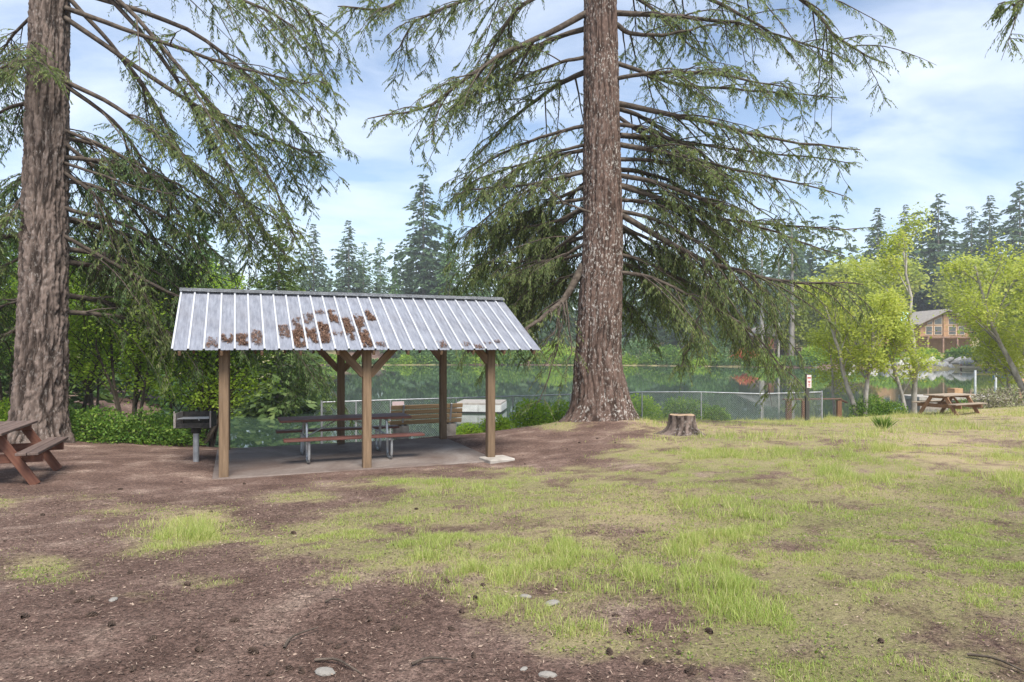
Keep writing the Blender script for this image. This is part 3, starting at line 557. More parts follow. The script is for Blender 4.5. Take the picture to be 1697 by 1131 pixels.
autolimbs(tB, oB, clB, 7.5, 12, 5, (-100, 120), (4.0, 6), (0, .12), (.25, .45), dens=.7, droop=1.1)
autolimbs(tB, oB, clB, 13, 28, 16, (0, 360), (2.5, 5), (0, .15), (.2, .4), dens=.4, subs=3, K=8, Wd=.035)
# ridged trunk at the left
def clA(z): return (np.interp(z, [0, 2.1, 10, 30], [-10.82, -10.72, -10.56, -10.3]), 15.6+0*z)
def rdA(z): return np.interp(z, [-1, 1, 3, 6, 10, 30], [.56, .50, .46, .42, .37, .05])+.14*np.exp(-np.maximum(z, 0)/.35)*(z < 4)
az_ = gz(-10.8, 15.6)-.1; tA = thing('fir_tree', 'ridged grey fir trunk at the left behind red picnic table', 'tree', (-10.8, 15.6, az_)); oA = np.array([-10.8, 15.6, az_])
V, F, pl = trunkmesh(clA, rdA, az_-.2, 30, 270, 136, 6, .10, .42, .075, lambda T, Z: .12*np.maximum(0, np.cos(2.5*T+.6))**2*np.exp(-np.maximum(Z-.1, 0)/.3))
obj('trunk', npmesh('trunk', V-oA, [F], {'plate': ('POINT', pl)}, True), BARKA, tA)
for pl_, D1, r, kw in [
 ([(105, 12), (240, 60), (400, 122), (525, 136)], 15., .06, dict(dens=.8, bare=.45)), ([(108, -10), (170, 60), (240, 150), (300, 260), (420, 420)], 16.5, .055, dict(dens=.8, bare=.3)),
 ([(108, -60), (200, 5), (330, 150), (420, 260), (475, 385)], 16, .06, dict(dens=.95, bare=.3)), ([(110, -80), (270, 100), (350, 240), (420, 370), (455, 440)], 17.2, .055, dict(dens=.9, bare=.3)),
 ([(108, 135), (200, 180), (290, 235), (380, 300), (500, 370)], 16.5, .055, dict(dens=.9, bare=.3)), ([(106, 140), (190, 205), (245, 290), (300, 410), (330, 475)], 17.5, .05, dict(dens=.8)),
 ([(106, 216), (190, 250), (275, 300), (350, 390)], 16.5, .04, dict(dens=.6)), ([(106, 270), (200, 300), (335, 326)], 15.2, .035, dict(dens=.05, subs=2)),
 ([(106, 345), (200, 375), (280, 422), (380, 482)], 17.6, .05, dict(dens=.5, bare=.4)), ([(104, 285), (170, 335), (200, 420), (230, 500), (300, 560)], 16.8, .045, dict(dens=.9, droop=1.4)),
 ([(104, 235), (190, 310), (250, 400), (310, 500), (400, 565)], 18.6, .045, dict(dens=1., droop=1.4)), ([(108, 30), (300, 160), (440, 228), (532, 255)], 17., .06, dict(dens=.95, bare=.4)),
 ([(108, -20), (330, 60), (450, 180), (525, 258)], 18., .06, dict(dens=.9, bare=.35)), ([(104, 390), (250, 470), (400, 540), (480, 590), (500, 640)], 19., .045, dict(dens=1.3, droop=1.5, bare=.3)),
 ([(108, -140), (250, -60), (420, 0), (510, 60)], 15.2, .06, dict(dens=.9, bare=.3)), ([(108, -120), (300, -50), (480, -10), (560, 35)], 16.5, .06, dict(dens=.9, bare=.4)),
 ([(60, 100), (20, 110), (-60, 150)], 14.5, .04, dict(dens=.8)), ([(55, 300), (10, 360), (-50, 430)], 15, .035, dict(dens=1.)), ([(50, 410), (10, 450), (-30, 520)], 16.5, .035, dict(dens=1.2)), ([(60, 20), (20, 60), (0, 90), (-40, 150)], 16.5, .035, dict(dens=.9)),
 ([(70, 60), (50, 75), (55, 100), (70, 125)], 13.9, .02, dict(dens=2.2, subs=2))]:
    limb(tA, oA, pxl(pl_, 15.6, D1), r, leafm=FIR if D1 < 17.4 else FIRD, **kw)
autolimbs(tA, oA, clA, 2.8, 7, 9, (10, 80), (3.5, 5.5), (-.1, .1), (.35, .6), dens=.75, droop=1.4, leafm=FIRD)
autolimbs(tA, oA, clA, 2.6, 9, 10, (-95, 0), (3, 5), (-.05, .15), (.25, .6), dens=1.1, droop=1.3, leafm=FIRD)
autolimbs(tA, oA, clA, 11, 28, 14, (0, 360), (2.5, 5), (0, .15), (.2, .4), dens=.4, subs=3, K=8, Wd=.035)
# fir beyond the right frame edge, one limb tip reaches into view
zc = gz(14.6, 13.4); tC = thing('fir_tree', 'fir with one needled tip at the top right corner', 'tree', (14.6, 13.4, zc)); oC = np.array([14.6, 13.4, zc])
clC = lambda z: (14.6+0*z, 13.4+0*z); V, F, pl = trunkmesh(clC, lambda z: np.interp(z, [0, 24], [.42, .05]), zc-.2, 24, 60, 40, 8, .13, .24, .05); obj('trunk', npmesh('trunk', V-oC, [F], {'plate': ('POINT', pl)}, True), BARKA, tC)
limb(tC, oC, [np.array([14.5, 13.4, 9.2]), P(1760, -40, 13.2), P(1700, 5, 13), P(1668, 2, 13)], .05, dens=.9, subs=3)
autolimbs(tC, oC, clC, 9.5, 22, 10, (30, 200), (2, 3.5), (0, .15), (.2, .4), dens=.6, subs=4, K=10)
# ------------------------------------------------------------------ broadleaf trees and shrubs
def stems(base, h, n, spread, lean, r, gen=3, kids=4):
    """skeleton of curved stems; returns tubes and twig end points"""
    B = Bag(); ends = []
    def grow(p, d, l, r, g):
        m = 9 if g == gen else 6; s = np.linspace(0, 1, m)[:, None]; w = np.cumsum(RS.randn(m, 3)*.035*l, 0)*s*.6; q = p+d*l*s+w; q[:, 2] += (.10*l*s[:, 0]**2 if g == gen else -.05*l*s[:, 0]**2)
        B.tube(q, r*(1-.72*s[:, 0])+.003, 7 if g == gen else 3 if g == 0 else 4)
        if g <= 1: ends.extend(q[2:])
        if g > 0:
            for k in range(kids+(2 if g == gen else 0)):
                t = .3+.68*(k+RS.rand())/(kids+2 if g == gen else kids); i = min(int(t*(m-1)), m-2); az = RS.rand()*6.283; e = nrm(d*.75+np.array([math.cos(az), math.sin(az), .25])*.85*spread); grow(q[i], e, l*(.30+.25*RS.rand())*(1.25-.5*t), r*.42*(1.1-.5*t), g-1)
    for k in range(n):
        az = RS.rand()*6.283; d = nrm(np.array([lean[0]+math.cos(az)*spread*.28*(n > 1), lean[1]+math.sin(az)*spread*.28*(n > 1), 1.])); grow(np.array(base, float)+np.array([math.cos(az), math.sin(az), 0])*r*(1.2 if n > 1 else 0), d, h*(.8+.3*RS.rand()), r, gen)
    return B, np.array(ends)
def leaves(ends, nl, spread, size, flat=.6):
    i = RS.randint(0, len(ends), nl); p = ends[i]+RS.randn(nl, 3)*spread*np.array([1, 1, .7]); D = nrm(RS.randn(nl, 3)*np.array([1, 1, .5])+np.array([0, 0, -.25])); S = nrm(np.cross(D, RS.randn(nl, 3)*(1-flat)+np.array([0, 0, 1.])*flat+np.array([0, -.4, 0])))
    cl = _h(np.floor(p[:, 0]/(spread*4+.01)).astype(np.int64), np.floor(p[:, 2]/(spread*4+.01)).astype(np.int64), 3); return p, D, S, size*(.6+.8*RS.rand(nl)), size*.75*(.6+.7*RS.rand(nl)), np.clip(RS.rand(nl)*.6+cl*.4, 0, 1)
def decid(name, label, cat, base, h, n, spread, lean, r, leafm, bark, nl, size, lsp, gen=3, kids=4, group=None):
    t = thing(name, label, cat, base, 0, group); B, e = stems((0, 0, -.1), h, n, spread, lean, r, gen, kids); obj('trunk' if cat == 'tree' else 'stem', B.mesh('stem'), bark, t)
    e = e[e[:, 2] > .30*h] if cat == 'tree' else e
    obj('crown' if cat == 'tree' else 'foliage', leafmesh('crown', *leaves(e, nl, lsp, size)), leafm, t); return t
def onG(px, D): x = (px-CX)/FPX*D; return (x, D, gz(x, D))
decid('alder_tree', 'pale double stemmed alder with sparse leaves right of the handrail', 'tree', onG(1428, 27.2), 5.4, 2, .62, (-.14, .05), .105, MAPLE, ALDER, 7000, .105, .24)
decid('alder_tree', 'thin leaning alder left of the far picnic table', 'tree', onG(1503, 27.6), 5.0, 1, .7, (-.12, .08), .09, MAPLE, ALDER, 4500, .105, .24)
decid('alder_tree', 'tall straight alder just left of the far picnic table', 'tree', onG(1515, 28.0), 7.2, 1, .62, (.0, .05), .12, MAPLE, ALDER, 6500, .11, .28)
decid('alder_tree', 'leafy alder at the right edge behind the lawn', 'tree', onG(1720, 29.), 6.5, 2, .75, (-.12, .05), .14, MAPLE, ALDER, 9000, .11, .32)
decid('alder_tree', 'slim alder between the handrail and the double alder', 'tree', onG(1385, 29.5), 5.0, 1, .8, (-.05, .1), .07, MAPLE, ALDER, 5000, .10, .30)
decid('alder_tree', 'bushy alder at the far right behind the twiggy bushes', 'tree', onG(1682, 31), 6.2, 2, .85, (0, .05), .09, MAPLE, ALDER, 9000, .11, .36)
for (px, D, h, sz_, nl, lm, lab) in [
 (215, 17.6, 3.6, .085, 6500, VINE, 'bright green vine maple shrub behind the grill'), (330, 18.2, 3.0, .085, 4000, VINE, 'arching vine maple with leaves hanging beside the left posts'), (120, 19.4, 4.6, .09, 8500, VINE, 'tall leafy shrub just right of the ridged left trunk'),
 (10, 19.8, 4.2, .09, 6500, BUSH, 'leafy shrub at the left edge behind the ridged trunk'), (300, 22.5, 5.0, .10, 9000, VINE, 'tall bright shrub above the roof left end'), (160, 23.5, 5.6, .10, 11000, VINE, 'tall bright shrub far behind the bushes left of the grill'), (352, 18.6, 2.6, .085, 2200, VINE, 'vine maple with bright leaves hanging between the left posts')]:
    decid('vine_maple', lab, 'shrub', onG(px, D), h, 5, .9, (.30 if px in (330, 352) else .06 if px > 100 else 0, 0), .045, lm, DKBARK, nl, sz_, .22, 3, 3)
def bushy(name, label, px, D, rx, rh, leafm, nl, size, zoff=0):
    b = onG(px, D); t = thing(name, label, 'shrub', b); n = nl; u = RS.randn(n, 3); u = nrm(u); u[:, 2] = np.abs(u[:, 2]); ln = .75+.45*fbm(np.arctan2(u[:, 1], u[:, 0])*2.2+px, u[:, 2]*3.5, 3, 5)[:, None]*1.0
    rad = RS.rand(n, 1)**.35; p = u*np.array([rx, rx*.8, rh])*ln*rad; D_ = nrm(u*.7+RS.randn(n, 3)*.6); S = nrm(np.cross(D_, RS.randn(n, 3)+np.array([0, -.5, 1])))
    B = Bag()
    for k in range(14): e = nrm(RS.randn(3)*np.array([1, 1, .3])+np.array([0, 0, 1.2]))*np.array([rx, rx, rh])*.85; B.tube(curve([np.zeros(3)-[0, 0, .1], e*.5+[0, 0, .1], e], 6), np.linspace(.018, .004, 6), 4)
    obj('stem', B.mesh('stem'), DKBARK, t); obj('foliage', leafmesh('foliage', p, D_, S, size*(.6+.8*RS.rand(n)), size*.55*(.6+.8*RS.rand(n))), leafm, t); return t
for a in [(110, 17.2, .95, .75, BUSH, 3600, .085, 'low dark bush beside the ridged left trunk'), (165, 16.6, .9, .85, BUSH, 3600, .08, 'rounded bush at the edge of the dirt behind the grill'), (245, 17.4, .95, .95, BUSH, 3800, .08, 'dense bush left of the grill box'), (300, 18.3, .8, .9, BUSH, 3000, .08, 'bush low behind the grill pipe'), (-10, 17.4, .9, .9, VINE, 2600, .09, 'bright bush at the left edge behind the picnic table'),
 (40, 18.6, .9, 1.0, VINE, 2600, .09, 'bright bush directly behind the ridged trunk'), (880, 22.2, .8, 1.0, VINE, 3000, .09, 'yellow green bush on the fence left of the big trunk'), (822, 21.4, .6, .55, VINE, 1800, .08, 'low yellow green bush right of the front right post'), (925, 23.0, .7, .9, VINE, 2200, .09, 'bright bush against the left flare of the big trunk'), (775, 20.6, .45, .35, VINE, 1100, .07, 'small bright bush at the end of the slatted bench'),
 (1060, 25.4, 1.0, 1.1, VINE, 3600, .09, 'bright bush behind the fence right of the big trunk'), (1135, 25.6, 1.15, .95, BUSH, 4200, .08, 'rounded dark green bush behind the stump'), (1185, 25.8, .65, .6, BUSH, 2000, .08, 'small bush right of the stump at the fence'), (1445, 27.2, .9, .9, BUSH, 2800, .08, 'green bush at the foot of the double alder'), (1475, 27.0, .7, .6, BUSH, 1800, .08, 'low bush left of the leaning alder'),
 (1640, 27.5, .9, .9, GREYT, 1500, .09, 'bare greyish twiggy bush behind the far picnic table'), (1672, 28.0, .8, 1.0, GREYT, 1400, .09, 'twiggy bush at the right edge by the shore'), (1600, 28.4, .7, .7, BUSH, 1500, .08, 'green bush right behind the far picnic table')]:
    bushy('shrub', a[7], a[0], a[1], a[2], a[3], a[4], a[5], a[6])
# ------------------------------------------------------------------ conifers farther away
def conmesh(H, Rm, whorls, per, m, seed, z0=.06, L=.9, Wd=.36, droop=.35, pw=.85):
    rs = np.random.RandomState(seed); Ps = []
    for w in range(whorls):
        f = (w+rs.rand()*.8)/whorls; z = H*(z0+(1-z0)*f); ln = Rm*((1-f)**pw)*(.75+.4*rs.rand())+.12
        for k in range(max(3, int(per*(1-.4*f)))):
            a = rs.rand()*6.283; l = ln*(.55+.6*rs.rand()); mm = max(3, int(m*(l/Rm+.25))); s = np.sort(rs.rand(mm))**.7
            d = np.array([math.cos(a), math.sin(a), 0]); zj = z+rs.randn()*H/whorls*1.3; q = d*l*s[:, None]; q[:, 2] = np.minimum(zj, H)+l*(.18*s-droop*s**2); sdv = np.array([-d[1], d[0], 0]); q = q+sdv*(rs.randn(mm)*.10*l*s)[:, None]
            D = nrm(d*.8+sdv*rs.randn(mm, 1)*.7+np.array([0, 0, -.45])+rs.randn(mm, 3)*.2); sc = .5+.6*(l/Rm)
            Ps.append((q, D, nrm(np.cross(D, rs.randn(mm, 3))), L*sc*(.6+.7*rs.rand(mm)), Wd*sc*(.6+.8*rs.rand(mm))))
    return [np.concatenate(q) for q in zip(*Ps)]
CON = [conmesh(30, 6.4, 46, 15, 20, 1, pw=.8, Wd=.45), conmesh(30, 5.8, 46, 15, 19, 2, droop=.5, Wd=.45), conmesh(30, 7.4, 44, 14, 21, 3, pw=.62, L=1.1, Wd=.5), conmesh(30, 4.6, 36, 11, 15, 4, z0=.25, pw=.6)]
CONM = {}
B = Bag(); B.tube([(0, 0, -1.5), (0, 0, 12), (0, 0, 29.5)], [.42, .28, .03], 7); TRK = B.mesh('conifer_trunk')
def conifer(label, px, D, topy, kind=0, leafm=FARF, w=1., group=None, name='conifer'):
    b = onG(px, D); H = CZ+(HY-topy)/FPX*D-b[2]; t = thing(name, label, 'tree', b, RS.rand()*6.28, group); s = H/30
    k = (kind, leafm.name)
    if k not in CONM: CONM[k] = leafmesh('conifer_crown', *CON[kind]); CONM[k].materials.append(leafm)
    o1 = obj('trunk', TRK, FARBARK, t); o2 = obj('crown', CONM[k], None, t)
    for o in (o1, o2): o.scale = (s*w, s*w, s)
    return t
for a in [(702, 158, 290, 2, FARF, 1.0, 'tallest dark fir on the far shore above the shelter roof'), (578, 165, 366, 0, FARF, 1., 'grey green fir across the lake left of the tallest fir'), (630, 172, 395, 3, FARG, .9, 'slim pale tree between the two dark far firs'), (602, 170, 402, 3, FARG, .9, 'thin bare stemmed conifer behind the roof ridge'), (745, 152, 372, 1, FARG, 1.1, 'bright green conifer right of the tallest far fir'),
 (790, 150, 420, 1, FARG, 1.3, 'light green conifer close left of the big trunk foliage'), (655, 150, 440, 1, FARG, .8, 'short young conifer in front of the tallest far fir'), (520, 160, 372, 0, FARF, 1., 'far fir at the tip of the left hanging boughs'), (1555, 160, 322, 2, FARF, 1., 'tallest dark conifer on the right skyline'), (1500, 168, 340, 0, FARF, .9, 'conifer tip left of the right skyline peak'), (1640, 158, 325, 0, FARF, 1., 'dark conifer on skyline near the right edge'),
 (1690, 160, 302, 2, FARF, 1., 'dark conifer at the right edge of the skyline'), (1610, 170, 342, 3, FARF, 1., 'thin conifer tip between the right skyline conifers'), (1455, 158, 345, 0, FARF, 1., 'conifer at the left end of the right skyline'), (1190, 140, 480, 1, FARG, 1.5, 'broad light green conifer across the water behind the big tree boughs'), (1130, 150, 420, 0, FARF, 1.2, 'dark far fir right of the big trunk'), (1240, 150, 400, 2, FARF, 1., 'dark far fir behind the drooping right boughs'), (1320, 150, 390, 0, FARF, 1., 'dark fir left of the yellow maples')]:
    conifer(a[6], a[0], a[1], a[2], a[3], a[4], a[5])
conifer('light green drooping hemlock on the left shore above the roof', 462, 36., 372, 1, HEML, 1.5, name='hemlock'); conifer('dark hemlock on the left shore behind the hanging limbs', 330, 42., 330, 1, FARG, 1.4, name='hemlock'); conifer('dark hemlock behind the ridged left trunk', 60, 30., 300, 1, FIRD, 1.5, name='hemlock'); conifer('tall hemlock at the left edge beyond the shrubs', -60, 36., 180, 1, FIRD, 1.3, name='hemlock'); conifer('hemlock between the left trunk and the roof', 215, 40, 350, 1, FARG, 1.4, name='hemlock')
# the far wood behind them, one mass
low = [conmesh(30, 5.4, 20, 8, 6, 20+i, L=2.3, Wd=1.0) for i in range(3)]; Q = []
for i in range(280):
    y = RS.uniform(164, 250) if i % 3 else RS.uniform(156, 175); x = RS.uniform(-1.0, 1.05)*y; b = gz(x, y); tgt = 18+12*RS.rand()
    if x < -.15*y: tgt *= .95
    s = tgt/30; c = low[i % 3]; a = RS.rand()*6.28; ca, sa = math.cos(a), math.sin(a); rot = np.array([[ca, sa, 0], [-sa, ca, 0], [0, 0, 1]])
    Q.append((c[0]@rot*np.array([1.35, 1.35, 1])*s+np.array([x, y, b]), c[1]@rot, c[2]@rot, c[3]*s*1.1, c[4]*s*1.1))
o = obj('far_wood', leafmesh('far_wood', *[np.concatenate(q) for q in zip(*Q)]), FARF); o['kind'] = 'stuff'; tag(o, 'hazy conifer wood on the rise beyond the lake', 'wood')
# maples on the right far shore
for a in [(1478, 146, 358, 9.5, 'bright yellow green maple on the far shore left of the cabin gable'), (1420, 126, 400, 8, 'yellow green maple behind the double alder'), (1700, 104, 338, 10, 'large yellow green maple across the water at the right edge'), (1600, 150, 372, 9, 'yellow green maple behind the cabin'), (1350, 132, 440, 7, 'yellowish maple above the far deck'), (1740, 96, 400, 8, 'yellow green maple partly cut by the right edge')]:
    b = onG(a[0], a[1]); H = CZ+(HY-a[2])/FPX*a[1]-b[2]; t = thing('maple_tree', a[4], 'tree', b); B, e = stems((0, 0, -.3), H*.62, 1, .95, (0, 0), .4, 3, 5); obj('trunk', B.mesh('trunk'), FARBARK, t); e = e[e[:, 2] > H*.22]
    obj('crown', leafmesh('crown', *leaves(e, 12000, 1.5, .78)), MAPLE, t)
# bank shrubs on the far shore
k = 0
for (px, dD, w, h, lm, lab) in [(540, 3, 3, 1.2, BUSH, 'low green bank shrub across the lake left of the middle posts'), (690, 3, 4, 2.6, FARG, 'green bank shrub across the lake between the right posts'), (740, 2.5, 4, 2.8, FARG, 'dark bank shrub seen beside the back right post'), (780, 3, 4, 3., BUSH, 'bank shrub seen left of the front right post'), (850, 3, 5, 3, BUSH, 'far bank shrub under the roof right end'), (920, 4, 5, 3.5, VINE, 'bright far bank shrub left of the big trunk'), (1060, 4, 5, 4, FARG, 'far bank shrub right of the big trunk'), (1110, 3, 4, 3, BUSH, 'far shrub behind the stump bush'), (1170, 4, 5, 4.5, FARG, 'far shrub under the drooping boughs'),
    (1238, 3, 2.3, 2.2, REDF, 'red flowering shrub on the far shore left of the deck'), (1222, 2.5, 1.2, 1.3, REDF, 'small red flowering shrub at the far waterline'), (1272, 2.0, 2.0, 1.6, BUSH, 'green mound shrub right of the red blossoms'), (1350, 3, 3, 3., VINE, 'bright shrub on the far bank right of the deck'), (1395, 8, 3.4, 4, OCHRE, 'ochre shrub on the far slope behind the double alder'), (1440, 10, 3.6, 3.5, OCHRE, 'ochre shrub below the teal roof'), (1470, 4, 3.5, 2.2, VINE, 'bright shrub above the far rocks'), (1530, 6, 3.0, 2.0, VINE, 'green shrub on the slope under the cabin deck'), (1600, 8, 3.5, 2.4, BUSH, 'green shrub right under the cabin'), (1650, 6, 4, 3.5, MAPLE, 'yellow shrub on the far bank above the yellow kayak'), (1420, 3, 3, 1.6, VINE, 'low bright shrub at the far shore by the rocks'), (600, 20, 3.5, 3, FARG, 'shrub at the back of the far lawn')]:
    x = (px-CX)/FPX; D = 120.
    for _ in range(8): D = float(np.interp(x*D, FRX, FRY))+dD
    bushy('bank_shrub', lab, px, D, w, h, lm, 1500, .55)
for i in range(30):
    px = 470+i*30+RS.uniform(-10, 10); q = (px-CX)/FPX; D = 130.
    for _ in range(8): D = float(np.interp(q*D, FRX, FRY))+RS.uniform(.2, 1.2)
    b = bushy('bank_shrub', 'low shrub overhanging the far waterline', px, D, RS.uniform(1.6, 3.2), RS.uniform(.9, 2.4), [BUSH, FARG, BUSH, VINE][i % 4], 700, .5); b['group'] = 'shrubs along the far waterline'
# ------------------------------------------------------------------ far shore buildings and small things
def far(px, dD):
    x = (px-CX)/FPX; D = 120.
    for _ in range(8): D = float(np.interp(x*D, FRX, FRY))+dD
    return np.array([x*D, D, gz(x*D, D)])
CED = plain('cedar_siding', (.30, .17, .085), (.42, .26, .14), 2, .8, 0, .2); TRIM = plain('pale_trim', (.52, .40, .28), (.62, .50, .36), 2); GLASS = plain('dark_glass', (.05, .06, .06), (.09, .10, .10), 1, .08, 0, 0, spec=.6); TEAL = plain('teal_metal_roof', (.30, .50, .47), (.40, .60, .56), 1, .5, .1, 0); DECK = plain('deck_wood', (.22, .13, .09), (.32, .2, .14), 2); SHAKE = plain('grey_shingle', (.22, .2, .18), (.32, .29, .26), 3); DARKW = plain('dark_siding', (.10, .07, .055), (.16, .11, .09), 2); ORNG = plain('red_orange_door', (.4, .12, .06), (.5, .16, .08), 2); BLUE = plain('blue_paint', (.10, .26, .42), (.16, .34, .5), 3); YEL = plain('yellow_plastic', (.72, .52, .06), (.8, .6, .1), 3, .4); TURQ = plain('turquoise_hull', (.25, .52, .52), (.36, .62, .60), 2, .5, 0, 0); ORP = plain('orange_piling', (.45, .25, .14), (.55, .34, .2), 2)
def prism(name, prof, y0, y1, mt, parent):                              # profile in x-z extruded along y
    n = len(prof); V = [(x, y0, z) for x, z in prof]+[(x, y1, z) for x, z in prof]
    F = [tuple(range(n)), tuple(range(2*n-1, n-1, -1))]+[(i, i+n, (i+1) % n+n, (i+1) % n) for i in range(n)]
    me = bpy.data.meshes.new(name); me.from_pydata(V, [], F)
    bm = bmesh.new(); bm.from_mesh(me); bmesh.ops.recalc_face_normals(bm, faces=bm.faces[:]); bm.to_mesh(me); bm.free(); return obj(name, me, mt, parent)
q = far(1566, 17); zf = CZ-(558-HY)/FPX*q[1]; pk = CZ-(515-HY)/FPX*q[1]; ev = CZ-(536-HY)/FPX*q[1]; hw = 4.7
cb_ = thing('cabin', 'wood cabin with tall gable window wall and deck across the lake', 'house', (q[0], q[1], zf)); pk -= zf; ev -= zf
prism('wall', [(-hw, -3), (hw, -3), (hw, ev), (0, pk-.35), (-hw, ev)], 0, 9, CED, cb_)
for sgn in (-1, 1): prism('roof', [(0, pk), (sgn*(hw+1), ev-.45), (sgn*(hw+1), ev-.2), (0, pk+.28)], -1.2, 9.6, SHAKE, cb_)
box('centre_post', (.9, .3, pk-.5), (0, -.14, (pk-.5)/2), CED, cb_, bev=0)
for sgn in (-1, 1):
    for (x0, x1, z0, z1, zz) in ((.55, 2.1, .25, 2.0, 2.0), (2.35, 3.7, .25, 2.0, 2.0)):
        wd = prism('window', [(sgn*x0, z0), (sgn*x1, z0), (sgn*x1, z1), (sgn*x0, z1)], -.10, -.02, TRIM, cb_); prism('pane', [(sgn*(x0+.14), z0+.14), (sgn*(x1-.14), z0+.14), (sgn*(x1-.14), z1-.14), (sgn*(x0+.14), z1-.14)], -.13, -.1, GLASS, wd)
    sl_ = (pk-.35-ev)/hw
    for (x0, x1) in ((.55, 2.1), (2.35, 3.4)):
        za, zb = pk-.85-sl_*x0, pk-.85-sl_*x1
        wd = prism('window', [(sgn*x0, 2.2), (sgn*x1, 2.2), (sgn*x1, max(zb, 2.4)), (sgn*x0, za)], -.10, -.02, TRIM, cb_); prism('pane', [(sgn*(x0+.13), 2.33), (sgn*(x1-.13), 2.33), (sgn*(x1-.13), max(zb, 2.4)-.1), (sgn*(x0+.13), za-.2)], -.13, -.1, GLASS, wd)
dk = box('deck', (10.4, 2.6, .25), (.3, -1.5, -.14), DECK, cb_, bev=0); box('rail', (10.4, .1, .1), (0, -1.25, 1.0), DECK, dk, bev=0)
for x in (-4.8, -2, .6, 3, 5.2): box('deck_post', (.28, .28, 3), (x, -2.6, -1.75), DECK, cb_, bev=0)
q2 = far(1490, 21); z2 = CZ-(540-HY)/FPX*q2[1]; rt = CZ-(516-HY)/FPX*q2[1]-z2
hb = thing('house', 'house with pale teal metal roof left of the gabled cabin', 'house', (q2[0], q2[1], z2))
prism('wall', [(-4.2, -3.5), (4.2, -3.5), (4.2, .05), (-4.2, .05)], 0, 7, CED, hb)
me = bpy.data.meshes.new('roof'); me.from_pydata([(-5, -.8, -.1), (5, -.8, -.1), (3.8, 3.5, rt), (-3.4, 3.5, rt), (-5, 7.6, -.1), (5, 7.6, -.1)], [], [(0, 1, 2, 3), (3, 2, 5, 4), (0, 3, 4), (1, 5, 2), (0, 4, 5, 1)]); obj('roof', me, TEAL, hb)
for x in (-2.4, .4, 2.8): wd = box('window', (1.3, .1, 1.2), (x, -.04, -1.3), TRIM, hb, bev=0); box('pane', (1.05, .05, .95), (0, -.06, 0), GLASS, wd, bev=0)
q3 = far(1288, 9); z3 = CZ-(577-HY)/FPX*q3[1]
hd = thing('house', 'dark lakeside house with raised deck and stairs beyond the red shrub', 'house', (q3[0], q3[1], z3))
prism('wall', [(-4.5, -2.6), (4.5, -2.6), (4.5, 2.4), (-4.5, 2.4)], 2.2, 9, DARKW, hd); prism('roof', [(-5.2, 2.4), (5.2, 2.4), (0, 4.6)], 1.2, 9.8, SHAKE, hd); dk = box('deck', (8, 2.4, .22), (.6, 1., -.12), DECK, hd, bev=0)
for x in (-3.2, -.6, 2, 4.4): box('deck_post', (.2, .2, 2.6), (x, -.1, -1.4), DECK, hd, bev=0)
for z in (.45, .95): box('rail', (8, .08, .1), (.6, -.15, z), DECK, dk, bev=0)
for k in range(9): box('baluster', (.06, .06, .9), (-3.2+k, -.15, .55), DECK, dk, bev=0)
box('door', (1.1, .12, 2.0), (-.4, 2.15, 1.05), ORNG, hd, bev=0); box('window', (1.6, .12, 1.1), (2.4, 2.15, 1.3), GLASS, hd, bev=0)
sr = thing('stairs', 'timber stairs climbing to the far deck', 'stairs', (q3[0]-5.6, q3[1], z3-2.3))
for k in range(9): box('tread', (.3, 1.1, .06), (k*.27, .3, k*.25+.1), DECK, sr, bev=0)
bar('stringer', (-.2, -.3, -.05), (2.3, -.3, 2.2), .06, .25, TRIM, sr, 0); bar('handrail', (-.2, -.32, .9), (2.3, -.32, 3.1), .06, .09, TRIM, sr, 0)
for (px, dd, h, r, lab) in [(1262, 5, 26, .55, 'pale bare trunk beside the far deck'), (1290, 4, 22, .22, 'thin pale trunk in front of the far deck'), (1312, 6, 26, .6, 'thick dark trunk right of the far deck')]:
    q = far(px, dd); t = thing('far_fir', lab, 'tree', tuple(q)); B = Bag(); B.tube(curve([(0, 0, -1), (0.1, 0, h*.5), (0, 0, h)], 8), np.linspace(r, .06, 8), 9); obj('trunk', B.mesh('t'), ALDER if r < .6 else FARBARK, t)
    c = conmesh(h, 3.2, 14, 7, 9, int(px), z0=.45); obj('crown', leafmesh('c', *c), FARF, t)
def rockmesh(seed):
    bm = bmesh.new(); bmesh.ops.create_icosphere(bm, subdivisions=2, radius=1); rs = np.random.RandomState(seed); ax = nrm(rs.randn(9, 3)); off = .6+.3*rs.rand(9)
    for v in bm.verts:
        c = np.array(v.co)
        for a, o_ in zip(ax, off):
            e = c@a-o_
            if e > 0: c = c-a*e*.9
        v.co = Vector(c)
    me = bpy.data.meshes.new('rock'); bm.to_mesh(me); bm.free(); me.materials.append(ROCK); return me
RK = [rockmesh(i) for i in range(5)]
for i in range(34):
    px = 1405+i*6.1+RS.uniform(-3, 3); q = far(px, RS.uniform(-.2, 3.5) if i % 3 else RS.uniform(2, 5)); s_ = RS.uniform(.4, 1.0); o = obj('boulder', RK[i % 5], ROCK, None, (q[0], q[1], q[2]+s_*.12), (RS.rand(), RS.rand(), RS.rand()*6)); o.scale = (s_*1.5, s_, s_*.8); tag(o, 'pale boulder in the rock edging of the far right shore', 'boulder', 'rock edging of the far shore')
q = far(1640, -2.5); dkk = thing('dock', 'low timber dock with yellow kayak on the far right shore', 'dock', (q[0], q[1], WL)); box('deck', (9, 2.2, .22), (0, 0, .42), TRIM, dkk, bev=0)
for x in (-4, 0, 4): box('piling', (.2, .2, 2.4), (x, .9, -.3), DECK, dkk, bev=0)
